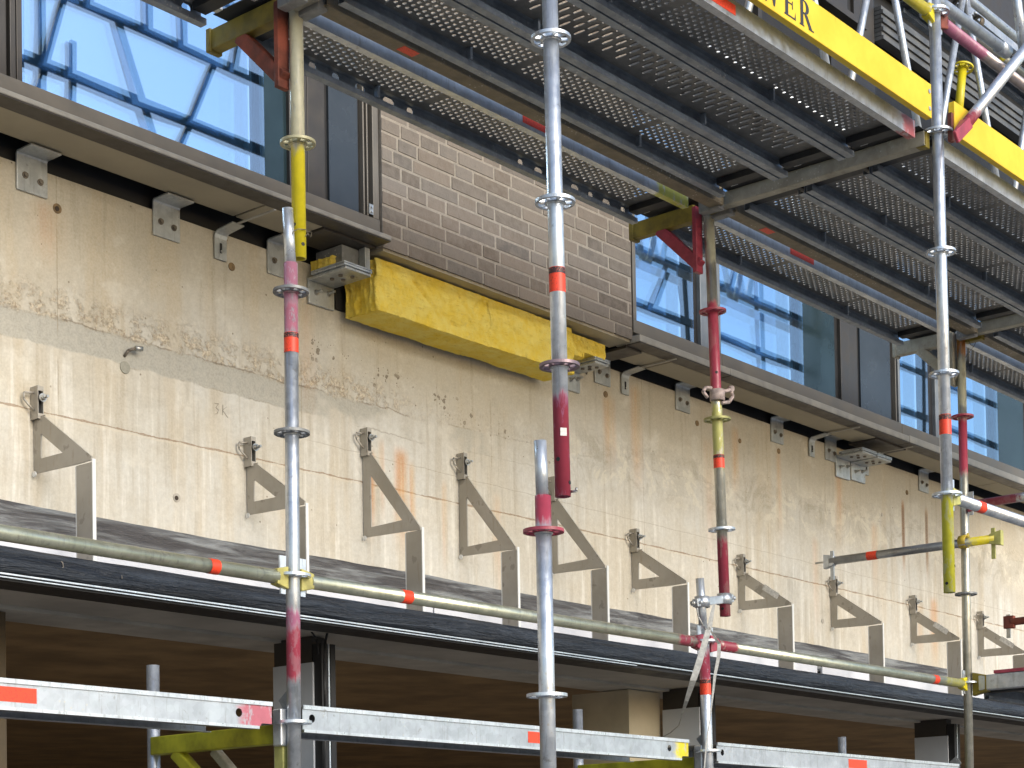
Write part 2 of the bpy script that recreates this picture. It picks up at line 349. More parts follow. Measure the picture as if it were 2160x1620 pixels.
    h = n.M('SUBTRACT', h, n.M('MULTIPLY', joint, 0.5))
    n.bump(h, 0.55, 0.012); return n.m
M['concrete'] = concrete_wall_mat()
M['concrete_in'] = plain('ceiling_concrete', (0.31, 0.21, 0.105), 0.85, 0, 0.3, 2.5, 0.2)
M['concrete_grey'] = plain('grey_render', (0.40, 0.37, 0.32), 0.85, 0, 0.15, 3, 0.1)
M['concrete_strip'] = plain('pale_render_strip', (0.46, 0.43, 0.37), 0.85, 0, 0.18, 4, 0.1)
M['pier'] = plain('pier_concrete', (0.48, 0.42, 0.30), 0.85, 0, 0.15, 3, 0.2)
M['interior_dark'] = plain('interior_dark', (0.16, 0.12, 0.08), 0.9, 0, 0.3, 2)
M['asphalt'] = plain('asphalt', (0.20, 0.20, 0.20), 0.9, 0, 0.2, 4, 0.2)

GZ = -1.6
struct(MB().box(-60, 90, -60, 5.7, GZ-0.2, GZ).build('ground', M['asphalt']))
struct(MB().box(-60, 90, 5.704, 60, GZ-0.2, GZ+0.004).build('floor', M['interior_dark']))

wall = thing('concrete_wall', (7, 5.75, 1.12), 'long stained beige concrete band between the windows and the black wrapped ledge', 'wall')
face = MB().box(-3, 26, 5.6, 5.85, 1.12, 2.70).build('wall_face', M['concrete'], wall)
MB().box(-3, 26, 5.395, 5.84, 1.098, 1.117).build('soffit_panel', M['concrete_grey'], wall)
MB().box(-3, 26, 5.853, 6.12, 1.085, 1.25).build('inner_soffit', M['concrete_strip'], wall)
# form tie holes (flat discs in brown grout colour, dark core for the hole's shade)
tie = plain('tie_hole_grout', (0.20, 0.135, 0.07), 0.9, 0, 0.3, 60)
tie_d = plain('tie_hole_dark', (0.05, 0.035, 0.025), 0.9)
for hx, hz, rr, dk in ((4.067, 2.577, .019, 1), (4.929, 2.575, .017, 0), (4.625, 1.568, .018, 2), (7.49, 2.555, .017, 0), (8.336, 2.561, .016, 0), (8.771, 2.54, .014, 0), (9.195, 2.555, .016, 0), (9.667, 1.589, .015, 3), (10.80, 2.56, .016, 0), (10.45, 2.36, .012, 3)):
    ring = MB().disc((hx, 5.598, hz), (0, 1, 0), rr, 0.003, 20).build('tie_hole', tie if dk < 2 else M['concrete_grey'], wall)
    if dk in (1, 2): MB().disc((hx-0.003, 5.5955, hz-0.002), (0, 1, 0), rr*0.5, 0.003, 14).build('hole_core', tie_d, ring)

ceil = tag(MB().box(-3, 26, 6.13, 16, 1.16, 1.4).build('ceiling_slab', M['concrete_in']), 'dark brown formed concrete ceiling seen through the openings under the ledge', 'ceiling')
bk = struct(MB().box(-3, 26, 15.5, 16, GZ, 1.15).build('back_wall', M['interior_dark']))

# upper structure behind the facade
blk = tag(MB().box(-3, 26, 5.62, 5.75, 2.705, 7.5).build('backing_wall', M['black']), 'black lining behind the windows, seen in the gap over the concrete band', 'wall lining')

# ---- black wrapped shelf beam, foil strip, white board
def foil_mat(name, a, b, rough):
    n = NT(name); v = n.vec(n.M('MULTIPLY', n.x, 1.6), 0, n.M('MULTIPLY', n.z, 22))
    f = n.noise(1, 6, 0.65, v, 0.6); n.set(n.mix(n.mr(f, 0.4, 0.66), a, b), n.mr(f, 0.3, 0.7, rough-0.08, rough+0.15), 0)
    n.bump(n.M('ADD', f, n.M('MULTIPLY', n.noise(1, 5, 0.6, n.vec(n.M('MULTIPLY', n.x, 5), 0, n.M('MULTIPLY', n.z, 60)), 1.0), 0.6)), 0.9, 0.03); return n.m
M['foil'] = foil_mat('black_foil', (0.010, 0.014, 0.022), (0.028, 0.038, 0.055), 0.36)
M['foil_grey'] = foil_mat('dusty_membrane', (0.075, 0.072, 0.075), (0.30, 0.32, 0.33), 0.55)
def beam_rows(x0, x1, n, zc, amp, rnd):
    return [(x0+(x1-x0)*i/n, zc+amp*rnd.uniform(-1, 1)) for i in range(n+1)]
rnd = random.Random(3)
def sheet_strip(name, mat, parent, x0, x1, n, prof, jit, th=0.004, label=None):
    """long foil strip: prof = [(y,z)...] cross-section, jittered along x"""
    b = MB(); rows = []
    ph = [rnd.uniform(0, 6) for _ in prof]
    for i in range(n+1):
        x = x0+(x1-x0)*i/n; row = []
        for k, (y, z) in enumerate(prof):
            j = jit[k] if isinstance(jit, (list, tuple)) else jit
            a = math.sin(x*3.1+ph[k])*0.5+math.sin(x*7.7+ph[k]*2)*0.3+rnd.uniform(-.25, .25)
            row.append(b.bm.verts.new((x, y-abs(a)*j*0.6, z+a*j*0.5)))
        rows.append(row)
    for A, B in zip(rows[:-1], rows[1:]):
        for k in range(len(prof)-1):
            f = b.bm.faces.new((A[k], B[k], B[k+1], A[k+1])); f.smooth = True
    o = b.build(name, mat, parent); s = o.modifiers.new('solid', 'SOLIDIFY'); s.thickness = th; s.offset = 1
    return o
ledge = thing('shelf_beam', (7, 5.3, 1.07), 'long ledge wrapped in wrinkled black foil hung on the steel brackets below the concrete', 'ledge')
sheet_strip('foil_wrap', M['foil'], ledge, -2, 24, 260, [(5.48, 1.186), (5.236, 1.178), (5.222, 1.150), (5.220, 1.120), (5.226, 1.095)], [0, .006, .02, .022, .004])
MB().box(-2, 24, 5.24, 5.48, 1.086, 1.170).build('core', M['black'], ledge)
MB().box(-2, 24, 5.212, 5.25, 1.083, 1.0885).build('edge_rail', M['galv_bright'], ledge)
MB().box(-2, 7.2, 5.218, 5.25, 1.0735, 1.0775).build('edge_rail', M['galv_bright'], ledge)
MB().box(-2, 24, 5.232, 5.39, 1.066, 1.0825).build('gasket', M['black'], ledge)
fs = sheet_strip('membrane_strip', M['foil_grey'], None, -2, 24, 300, [(5.592, 1.43), (5.585, 1.40), (5.575, 1.35), (5.56, 1.30), (5.55, 1.26)], [.012, .014, .025, .03, .02])
tag(fs, 'loose dusty grey black membrane strip along the foot of the concrete, behind the tube', 'membrane')
for i, (a, b) in enumerate(((-2, 6.02), (6.03, 7.22), (7.24, 9.42), (9.48, 11.86), (11.92, 24))):
    tag(MB().box(a, b, 5.50, 5.512, 1.19, 1.286).build('white_board', M['white_board']), ['white board strip behind the ledge, at the left end of the photo', 'white board strip behind the ledge, under the tallest brackets', 'white board strip behind the ledge, left of the strapped post', 'white board strip behind the ledge, with a narrow dark slot at each end', 'white board strip behind the ledge, at the far right end'][i], 'board', 'white boards along the ledge')

# ---- piers, white boards and posts in the opening below
def pier(xc, n):
    lab = ['slim dark pier boarded white on its side, behind the left red and white pole', 'slim dark pier boarded white on its side, behind the strapped post', 'slim dark pier boarded white on its side, farthest right'][n]
    t = thing('window_pier', (xc, 5.75, GZ), lab, 'pier', 'boarded piers in the lower opening')
    MB().box(xc+0.012, xc+0.09, 5.66, 5.90, GZ, 1.095).build('core', M['bronze_dark'], t)
    MB().box(xc, xc+0.010, 5.645, 5.895, GZ, 0.98).build('side_board', M['board_grey'], t)
    MB().box(xc+0.012, xc+0.045, 5.60, 5.655, GZ, 1.06).build('post', M['black'], t)
    MB().box(xc+0.052, xc+0.060, 5.60, 5.655, GZ, 1.06).build('post', M['galv_bright'], t)
    MB().box(xc+0.066, xc+0.095, 5.60, 5.655, GZ, 1.06).build('post', M['black'], t)
M['board_grey'] = plain('wrapped_white_board', (0.50, 0.53, 0.57), 0.35, 0, 0.06, 3, 0.05)
for i, px in enumerate((661, 1476, 1999)): pier(at(px, 1560, Y=5.645).x, i)
p = at(1326, 1470, Y=5.92)
tp = thing('concrete_pier', (p.x, 6.1, GZ), 'beige concrete column standing inside the opening, left of the middle boarded pier', 'column')
MB().box(p.x, p.x+0.30, 5.92, 6.32, GZ, 1.08).build('shaft', M['pier'], tp)
p2 = at(13, 1450, Y=5.9)
tp = thing('concrete_pier', (p2.x-.3, 6.1, GZ), 'brown concrete column at the left edge of the lower opening', 'column')
MB().box(p2.x-0.6, p2.x, 5.9, 6.3, GZ, 1.08).build('shaft', plain('dark_pier', (.10, .075, .045), .9), tp)

# ---------------------------------------------------------------- ribbon windows
def glass_mats():
    n = NT('coated_glass'); n.set((0.70, 0.85, 1.0), 0.01, 1.0)
    n.bump(n.noise(1.1, 2, 0.5), 0.05, 0.02); inner = n.m
    m_ = bpy.data.materials.new('outer_pane'); m_.use_nodes = True; t = m_.node_tree; t.nodes.clear()
    o = t.nodes.new('ShaderNodeOutputMaterial'); mx = t.nodes.new('ShaderNodeMixShader'); tr = t.nodes.new('ShaderNodeBsdfTransparent'); gl = t.nodes.new('ShaderNodeBsdfGlossy')
    gl.inputs['Roughness'].default_value = 0.01; gl.inputs['Color'].default_value = (0.75, 0.87, 1, 1); tr.inputs[0].default_value = (0.93, 0.98, 1.0, 1)
    mx.inputs[0].default_value = 0.24; t.links.new(tr.outputs[0], mx.inputs[1]); t.links.new(gl.outputs[0], mx.inputs[2]); t.links.new(mx.outputs[0], o.inputs[0])
    return inner, m_
M['glass'], M['glass_outer'] = glass_mats()
ZB, ZT = 2.852, 3.95
def window(x0, x1, segs, label, gap=0.012, ledge_x=None, zs=2.724):
    """segs: list of (kind, xa, xb)"""
    t = thing('ribbon_window', ((x0+x1)/2, 5.3, 2.72), label, 'window', 'ribbon windows above the concrete')
    lx0, lx1 = ledge_x or (x0, x1)
    fr = MB(); fr.box(x0, x1, 5.30, 5.36, 2.785, ZB).box(x0, x1, 5.30, 5.36, ZT, ZT+0.10); fr.build('frame', M['bronze'], t, 0.002)
    MB().box(x0, x1, 5.315, 5.37, 2.785-gap-0.006, 2.784).build('shadow_gap', M['black'], t)
    s = MB().box(lx0, lx1, 5.25, 5.40, zs+.002, 2.785-gap).build('sill', M['bronze_light'], t, 0.003)
    MB().box(lx0+.003, lx1-.003, 5.2515, 5.335, zs-.004, zs+.0015).build('drip', M['bronze_dark'], s)  # sill underside; shade of the downward face put into the darker colour
    for kind, a, b in segs:
        if kind == 'glass':
            g = MB().box(a, b, 5.362, 5.369, ZB+.001, ZT-.001).build('pane', M['glass'], t)
            MB().box(a, b, 5.312, 5.316, ZB+.001, ZT-.001).build('outer_pane', M['glass_outer'], g)
        elif kind == 'teal': MB().box(a, b, 5.325, 5.34, ZB+.001, ZT-.001).build('dark_pane', M['teal'], t)  # dark teal tone over the right end of the glass
        elif kind == 'bronze':
            w2 = (b-a)/2; MB().box(a, a+w2-.004, 5.306, 5.35, ZB+.001, ZT-.001).box(a+w2+.004, b, 5.312, 5.35, ZB+.001, ZT-.001).build('cladding', M['bronze_dark'], t, 0.002)
        elif kind == 'frame': MB().box(a, b, 5.302, 5.36, ZB+.001, ZT-.001).build('jamb', M['bronze'], t, 0.002)
        elif kind == 'light': MB().box(a, b, 5.304, 5.36, ZB+.001, ZT-.001).build('mullion', M['mullion'], t, 0.002)
        elif kind == 'black': MB().box(a, b, 5.328, 5.37, ZB+.001, ZT-.001).build('gasket', M['black'], t)
        elif kind == 'panel': MB().box(a, b, 5.316, 5.35, ZB+.001, ZT-.001).build('vent_panel', M['darkpanel'], t)
    return t
window(1.5, 5.505, [('bronze', 2.6, 3.652), ('black', 3.652, 3.664), ('bronze', 3.664, 3.718), ('black', 3.718, 3.726), ('glass', 3.726, 4.858), ('teal', 4.858, 4.99), ('bronze', 4.99, 5.195), ('black', 5.195, 5.222), ('panel', 5.222, 5.392), ('black', 5.392, 5.410), ('frame', 5.410, 5.418), ('black', 5.418, 5.432), ('frame', 5.432, 5.440), ('black', 5.440, 5.468), ('frame', 5.468, 5.503)],
       'bronze framed window left of the brick panel, reflecting a slanted lattice on blue sky', 0.009, (1.5, 5.522), 2.754)
window(7.338, 8.145, [('frame', 7.34, 7.368), ('glass', 7.37, 7.895), ('black', 7.895, 7.952), ('light', 7.952, 8.06), ('black', 8.06, 8.072), ('light', 8.072, 8.143)],
       'narrow bronze framed window just right of the brick panel', 0.024, (7.32, 8.145))
window(8.148, 10.178, [('glass', 8.155, 9.018), ('teal', 9.018, 9.40), ('black', 9.40, 9.44), ('bronze', 9.44, 9.65), ('black', 9.65, 9.692), ('panel', 9.692, 10.07), ('black', 10.07, 10.11), ('frame', 10.11, 10.12), ('black', 10.12, 10.15), ('light', 10.15, 10.176)],
       'bronze framed window with a dark panel, between the red inner pole and far pair of poles', 0.022)
window(10.182, 12.826, [('glass', 10.19, 10.565), ('black', 10.565, 10.65), ('light', 10.65, 10.79), ('glass', 10.80, 11.595), ('teal', 11.595, 12.04), ('black', 12.04, 12.08), ('bronze', 12.08, 12.30), ('black', 12.30, 12.34), ('panel', 12.34, 12.72), ('black', 12.72, 12.80)],
       'bronze framed window behind the far pair of poles', 0.016)
window(12.83, 15.47, [('glass', 12.84, 13.21), ('black', 13.21, 13.30), ('light', 13.30, 13.44), ('glass', 13.45, 14.24), ('teal', 14.24, 14.70), ('bronze', 14.74, 14.95), ('panel', 15.0, 15.4)],
       'farthest bronze framed window at the right edge', 0.016)
# clip at the foot of the left window's vent
cl = thing('hinge_plate', (5.45, 5.30, 2.86), 'small silver hinge plate at the lower right corner of the left window', 'hinge')
MB().box(5.437, 5.462, 5.296, 5.3, 2.862, 2.905).build('plate', M['zinc'], cl)
for z in (2.873, 2.893): MB().disc((5.45, 5.293, z), (0, 1, 0), .005, .006, 10).build('screw', M['galv_bright'], cl)
# soffit boards under the sills
sofs = []
for a, b, lab in ((1.5, 4.872, 'long beige soffit board under the left sill, left of the first thin strap'), (4.884, 5.20, 'short beige soffit board under the left sill, behind the yellow pole'), (7.46, 7.70, 'small beige soffit board just right of the brick panel'), (7.712, 9.60, 'long beige soffit board under the middle sill'), (9.612, 9.90, 'short beige soffit board above the doubled brackets'), (10.30, 11.62, 'beige soffit board behind the far pair of poles'), (11.632, 15.4, 'beige soffit board at the far right end')):
    sofs.append(tag(MB().box(a, b, 5.337, 5.52 if a < 5.5 else 5.50, (2.750 if a < 5.5 else 2.717), (2.757 if a < 5.5 else 2.724)).build('soffit_board', M['soffit'], None, 0.002), lab, 'soffit board', 'soffit boards under the sills'))
for a, b, lab in ((5.205, 5.52, 'dark bronze soffit tray at the brick end of the left sill'), (7.32, 7.455, 'dark bronze soffit tray at the brick end of the middle sill'), (9.905, 10.295, 'dark bronze soffit tray over the doubled brackets')):
    tag(MB().box(a, b, 5.337, 5.53, (2.742 if a < 5.5 else 2.708), (2.755 if a < 5.5 else 2.722)).build('soffit_tray', M['bronze_dark'], None, 0.002), lab, 'soffit tray', 'bronze soffit trays')

# upper storey cladding (top right)
up = thing('louvre_band', (12, 5.35, 5.03), 'grey ribbed metal cladding band over the windows, top right behind the scaffold', 'cladding')
MB().box(9.98, 26, 5.33, 5.60, 4.055, 5.20).build('recess', M['black'], up)
rb = MB()
for i in range(8): rb.box(9.98, 26, 5.262+(i % 2)*0.012, 5.33, 5.212+i*.027, 5.212+i*.027+.0235)
rb.build('ribs', plain('ribbed_metal', (0.15, 0.15, 0.145), 0.45, 0.5, 0.2, 8), up)
MB().box(9.98, 26, 5.35, 5.40, 5.45, 5.56).build('shadow_gap', M['black'], up)
MB().box(9.98, 26, 5.26, 5.40, 5.565, 5.72).build('panel', M['bronze_dark'], up)
MB().box(9.98, 26, 5.27, 5.40, 5.732, 5.80).box(9.98, 26, 5.26, 5.40, 5.81, 5.86).build('ribs', M['bronze'], up)
MB().box(9.98, 26, 5.30, 5.45, 5.865, 7.4).build('upper_panel', M['bronze_dark'], up)
ub = thing('bronze_panelling', (8, 5.35, 4.05), 'dark bronze vertical panelling above the middle windows, seen over the lettered toe board', 'cladding')
MB().box(1.5, 9.40, 5.34, 5.5, 4.055, 7.4).build('recess', M['black'], ub)
MB().box(9.41, 9.62, 5.31, 5.5, 4.055, 7.4).box(9.70, 9.95, 5.31, 5.5, 4.055, 7.4).build('panel', M['bronze_dark'], ub)
MB().box(9.625, 9.695, 5.33, 5.5, 4.055, 7.4).build('groove', M['black'], ub)
MB().box(9.953, 9.972, 5.32, 5.5, 4.055, 7.4).build('glass_edge', M['darkpanel'], ub)
MB().box(8.6, 9.66, 5.20, 5.30, 5.13, 5.17).build('canopy', M['bronze_dark'], ub)
for k in range(5): MB().box(5.6+k*.75, 5.64+k*.75, 5.31, 5.338, 4.055, 7.3).build('fin', M['bronze_dark'], ub)

# ---------------------------------------------------------------- brick panel
def brick_panel():
    x0, x1, z0 = 5.522, 7.325, 2.742
    H = 0.0637; L = 0.2495; j = 0.0118
    t = thing('brick_panel', ((x0+x1)/2, 5.32, z0), 'panel of long thin grey brown bricks with pale mortar between two windows', 'brick panel')
    MB().box(x0, x1, 5.3022, 5.40, z0+0.004, 4.95).build('mortar_bed', M['mortar'], t)
    b = MB(); cl = b.bm.loops.layers.float_color.new('Col'); rr = random.Random(11)
    offs = [0.25, 0.0, 0.75, 0.45, 0.05, 0.6, 0.3, 0.8]
    nrow = int((4.95-z0)/H)
    for r_ in range(nrow):
        z = z0+r_*H; x = x0
        # first brick per row in fractions read from the panel's left edge (bottom row first)
        first = [0.66, 0.50, 0.64, 0.52, 0.66, 0.50, 0.30, 0.42][r_ % 8] if r_ < 8 else rr.choice((0.3, 0.5, 0.7))
        k = 0
        while x < x1-0.02:
            ln = L*first if k == 0 else (L if rr.random() < 0.72 else L*0.5)
            xe = min(x+ln-j, x1)
            if xe-x > 0.02:
                n0 = len(b.bm.faces); y = 5.30+rr.uniform(-.0012, .0018)
                jz = rr.uniform(-.001, .001)
                b.box(x+rr.uniform(0, .002), xe-rr.uniform(0, .002), y, 5.33, z+jz, z+H-j+jz)
                b.bm.faces.ensure_lookup_table()
                v = rr.uniform(0.62, 0.98); hue = rr.uniform(-.02, .02); bot = 1.12 if r_ == 0 else 1  # bottom course lighter: light on the panel's foot put into the colour
                if rr.random() < .12: v *= 0.75
                c = (0.215*v*bot+hue*.4, 0.182*v*bot, 0.150*v*bot-hue*.3, 1)
                for f in b.bm.faces[n0:]:
                    for lp in f.loops: lp[cl] = c
            x += ln; k += 1
    o = b.build('brickwork', M['brick'], t, 0.0012)
    MB().box(x0+.01, x1-.01, 5.31, 5.44, z0-0.012, z0+0.002).build('shelf_plate', M['shelf'], t)
    return t
def brickmat():
    n = NT('long_bricks'); a = n.t.nodes.new('ShaderNodeVertexColor'); a.layer_name = 'Col'
    f = n.noise(26, 6, 0.7); c = n.mix(n.mr(f, 0.32, 0.68, 0.0, 0.55), a.outputs[0], (0.23, 0.198, 0.165))
    c = n.mix(n.mr(n.noise(55, 5, 0.7), 0.58, 0.70, 0, 0.5), c, (0.11, 0.095, 0.08))
    n.set(c, 0.88, 0); n.bump(n.noise(70, 6, 0.7), 0.5, 0.004); return n.m
M['brick'] = brickmat(); M['mortar'] = plain('mortar', (0.295, 0.262, 0.218), 0.9, 0, 0.14, 40, 0.4)
M['shelf'] = plain('brick_shelf_plate', (0.36, 0.32, 0.24), 0.6, 0.2, 0.15, 8)
brick_panel()

# ---------------------------------------------------------------- insulation batt
def batt(name, x0, x1, y0, y1, z0, z1, label, seed, nx=70):
    rr = random.Random(seed); b = MB(); ny, nz = 6, 12
    from mathutils import noise as mn
    def P_(x, y, z):
        v = Vector((x*9, y*9, z*9)); d = mn.noise(v)*0.012+mn.noise(v*3.7)*0.006+mn.noise(v*9)*0.004
        d2 = mn.noise(v*1.3+Vector((5, 5, 5)))*0.008
        e = min(abs(x-x0), abs(x-x1))
        ex = (mn.noise(Vector((0, y*60, z*14)))*0.02 if e < 0.012 else 0)
        # torn creases on the front
        cr = 0
        for cx, cz, sl, ln in CREASE:
            u = (x-cx); w = (z-cz)-sl*u
            if abs(u) < ln and y < y0+0.01: cr += 0.015*math.exp(-(w/0.008)**2)*(1-abs(u)/ln)
        return Vector((x+ex+d*0.5, y+d+d2+cr, z+d*0.8+d2*0.5))
    def grid(f, nu, nv):
        g = [[b.bm.verts.new(f(i/nu, k/nv)) for k in range(nv+1)] for i in range(nu+1)]
        for i in range(nu):
            for k in range(nv):
                q = b.bm.faces.new((g[i][k], g[i+1][k], g[i+1][k+1], g[i][k+1])); q.smooth = True
    lx = lambda u: x0+(x1-x0)*u; ly = lambda u: y0+(y1-y0)*u; lz = lambda u: z0+(z1-z0)*u
    grid(lambda u, v: P_(lx(u), y0, lz(v)), nx*2, nz*2); grid(lambda u, v: P_(lx(u), y1, lz(v)), nx, nz)
    grid(lambda u, v: P_(lx(u), ly(v), z0), nx*2, ny*2); grid(lambda u, v: P_(lx(u), ly(v), z1), nx, ny)
    grid(lambda u, v: P_(x0, ly(u), lz(v)), ny*6, nz*6); grid(lambda u, v: P_(x1, ly(u), lz(v)), ny*3, nz*3)
    return tag(b.build(name, M['wool'], None), label, 'insulation', 'yellow insulation under the brick panel')
def woolmat():
    n = NT('yellow_mineral_wool'); f = n.mr(n.noise(10, 7, 0.7), 0.3, 0.7); fb = n.noise(1, 6, 0.7, n.scaled(n.pos, (20, 60, 140)))
    c = n.mix(f, (0.93, 0.66, 0.06), (0.96, 0.78, 0.19)); c = n.mix(n.mr(fb, 0.55, 0.7, 0, 0.45), c, (0.60, 0.36, 0.02)); c = n.mix(n.mr(n.noise(45, 5, .7), .6, .72, 0, .5), c, (.88, .72, .28))
    n.set(c, 0.95, 0); n.bump(n.M('ADD', fb, n.noise(60, 6, 0.7)), 0.8, 0.010); return n.m
M['wool'] = woolmat()
a = at(845, 685, Y=5.36)
CREASE = [(5.80, 2.67, -.5, .05), (6.20, 2.66, 1.2, .04), (6.05, 2.54, -.3, .04), (5.86, 2.63, -.75, .10), (5.98, 2.575, -.35, .05), (6.13, 2.645, -.9, .07), (5.66, 2.64, -3, .03), (5.70, 2.49, 2, .02)]
xj = 6.30
batt('insulation_batt', 5.555, xj, 5.37, 5.56, 2.495, 2.722, 'torn ended yellow insulation batt, left one of the pair hanging under the brick panel', 1, 60)
CREASE = []
batt('insulation_batt', xj+0.004, 6.93, 5.37, 5.56, 2.50, 2.722, 'smooth yellow insulation batt, under the right half of the brick panel behind the bright pole', 2, 50)
batt('insulation_batt', 6.935, 7.06, 5.40, 5.56, 2.61, 2.715, 'small yellow insulation offcut right of the bright pole', 3, 16)
batt('insulation_batt', 7.064, 7.22, 5.40, 5.56, 2.64, 2.715, 'last small yellow insulation offcut, over the right wall bracket', 4, 16)
batt('insulation_batt', 5.36, 5.55, 5.44, 5.58, 2.66, 2.70, 'yellow insulation scrap poking out over the left heavy bracket', 5, 18)

# ================================================================ STEEL HANGERS ON THE CONCRETE
def hanger(tall, sticker, X, label, stain=None):
    zt = 2.036 if tall else 1.872
    t = thing('facade_bracket', (X, 5.6, 1.55), label, 'bracket', 'steel hanger brackets on the concrete')
    # measured on the first small and first tall bracket of the photo
    if tall:
        Xr = 5.678; src = [(783, 957), (885, 1112)]; hol = [(781, 1002), (783, 1112), (848, 1097)]
    else:
        Xr = 3.951; src = [(92, 878), (192, 963)]; hol = [(86, 915), (86, 967), (132, 955)]
    yz = lambda q: (lambda v: (v.y, v.z))(at(q[0], q[1], X=Xr))
    top, tip = yz(src[0]), yz(src[1]); H = [yz(q) for q in hol]
    Q = lambda y, z: (X, y, z)
    outl = [Q(5.596, 1.552), Q(5.596, top[1]+0.005), Q(top[0]-0.004, top[1]+0.005), Q(*top), Q(tip[0]-.002, tip[1]), Q(tip[0], tip[1]-.012), Q(5.338, 1.545)]
    MB().prism(outl, (0.006, 0, 0), [[Q(*h) for h in H]]).build('plate', M['stainless'], t)
    MB().box(X-0.004, X-0.0002, 5.245, 5.335, 1.150, 1.538).build('strap', M['stainless'], t)
    MB().box(X-0.004, X+0.010, 5.240, 5.2445, 1.150, 1.55).build('front_flange', M['stainless_lit_edge'], t)
    MB().box(X-0.0042, X+0.006, 5.3355, 5.3405, 1.150, 1.535).build('rear_edge', M['stainless_lit_edge'], t)
    z0 = top[1]-0.006
    ch = MB().box(X-0.012, X-0.009, 5.552, 5.597, z0, zt).box(X+0.011, X+0.014, 5.552, 5.597, z0, zt).box(X-0.009, X+0.011, 5.552, 5.555, z0, z0+0.02).box(X-0.009, X+0.011, 5.552, 5.555, zt-0.018, zt).build('fixing_channel', M['stainless'], t)
    MB().box(X-0.0085, X+0.0105, 5.565, 5.570, z0+.001, zt-.001).build('slot', M['black'], ch)
    zb = zt-0.045
    b = MB(); b.disc((X+0.004, 5.543, zb), (0, 1, 0), 0.016, 0.004, 16).disc((X+0.004, 5.534, zb), (0, 1, 0), 0.010, 0.014, 6).disc((X+0.004, 5.520, zb), (0, 1, 0), 0.0055, 0.02, 12); b.build('bolt', M['bolt'], t)
    MB().path([(X-0.012, 5.575, zb+0.022), (X-0.052, 5.580, zb+0.016), (X-0.052, 5.582, zb-0.008), (X-0.014, 5.575, zb-0.045)], 0.0042, 6).build('tension_loop', M['stainless'], t)
    MB().disc((X-0.006, 5.585, 1.548), (1, 0, 0), 0.011, 0.005, 12).build('toe_screw', M['stainless_lit_edge'], t)
    if sticker:
        a = Vector((X-0.0022, top[0]*.62+tip[0]*.38, top[1]*.62+tip[1]*.38-.012)); c = Vector((X-0.0022, top[0]*.28+tip[0]*.72, top[1]*.28+tip[1]*.72-.012))
        MB().bar(a, c, 0.0016, 0.034, up=(0, 0, 1)).build('paper_label', M['white_label'], t)
    return t
HX = [(3.951, 0, 0, 'small triangular steel hanger at the left end of the row, farthest left in the photo'),
      (4.994, 0, 0, 'small triangular steel hanger half behind the left silver and red pole'),
      (5.678, 1, 0, 'tall triangular steel hanger beside the orange rust streaks'),
      (6.320, 1, 0, 'tall triangular steel hanger between the rust streaks and the front pole'),
      (7.000, 1, 0, 'tall triangular steel hanger partly hidden by the front pole'),
      (7.690, 0, 0, 'small triangular steel hanger just right of the front pole, without a label'),
      (8.722, 0, 1, 'small triangular steel hanger with a paper label, right of the red strapped pole'),
      (9.765, 0, 0, 'small triangular steel hanger without label under the loose clamped tube'),
      (10.805, 0, 1, 'small triangular steel hanger with a paper label, left of the far inner pole'),
      (11.805, 0, 1, 'last small triangular steel hanger with a paper label, at the right edge')]
proto = {}
for X, tall, st, lab in HX:
    k = (tall, st)
    if k not in proto: proto[k] = (hanger(tall, st, X, lab), X)
    else: copy_tree(proto[k][0], (X-proto[k][1], 0, 0), lab)

# galvanised cleats under the sill
def cleat(X, label):
    t = thing('angle_cleat', (X, 5.59, 2.6), label, 'bracket', 'galvanised cleats at the top of the concrete')
    pts = [(X-.067, 5.598, 2.598), (X-.067, 5.598, 2.735), (X-.067, 5.590, 2.744), (X-.067, 5.50, 2.744), (X-.067, 5.50, 2.737), (X-.067, 5.585, 2.737), (X-.067, 5.589, 2.73), (X-.067, 5.589, 2.598)]
    MB().prism(pts, (0.134, 0, 0)).build('angle', M['zinc'], t, 0.0015)
    for dx, dz in ((-.032, .058), (.034, .050)):
        MB().disc((X+dx, 5.587, 2.6+dz), (0, 1, 0), .013, .003, 14).disc((X+dx, 5.582, 2.6+dz), (0, 1, 0), .0085, .009, 6).build('bolt', M['rustbolt'], t)
    return t
c0 = None
for X, lab in ((3.951, 'galvanised two bolt cleat at the upper left edge of the concrete'), (4.584, 'galvanised two bolt cleat left of the first thin strap'), (5.190, 'galvanised two bolt cleat half behind the lower left pole, under the yellow pole'),
               (7.457, 'galvanised two bolt cleat just right of the yellow insulation'), (8.190, 'galvanised two bolt cleat behind the red inner pole'), (9.172, 'galvanised two bolt cleat standing alone over a brown water stain, middle of the right half'),
               (9.80, 'galvanised cleat tucked in between a thin strap and the doubled brackets'), (11.03, 'galvanised two bolt cleat just left of the far front pole')):
    if c0 is None: c0 = (cleat(X, lab), X)
    else: copy_tree(c0[0], (X-c0[1], 0, 0), lab)
def lstrap(X, label):
    t = thing('strap_anchor', (X, 5.59, 2.59), label, 'strap', 'thin straps holding the sills')
    w2 = .032
    MB().ribbon([(X, 5.591, 2.585), (X, 5.591, 2.672), (X, 5.586, 2.688), (X, 5.572, 2.697), (X, 5.48, 2.706)], w2*2, .005).build('strap', M['zinc'], t)
    MB().box(X-.006, X+.006, 5.26, 5.48, 2.7065, 2.7105).build('tongue', M['bronze_light'], t)
    MB().box(X-.006, X+.004, 5.585, 5.588, 2.612, 2.652).build('slot', M['black'], t)
    MB().disc((X, 5.583, 2.618), (0, 1, 0), .006, .006, 8).build('screw', M['bolt'], t)
    return t
s0 = (lstrap(4.863, 'thin bent strap under the left sill, left of the yellow pole'), 4.863)
copy_tree(s0[0], (7.652-4.863, 0, 0), 'thin bent strap under the middle sill, right of the yellow insulation')
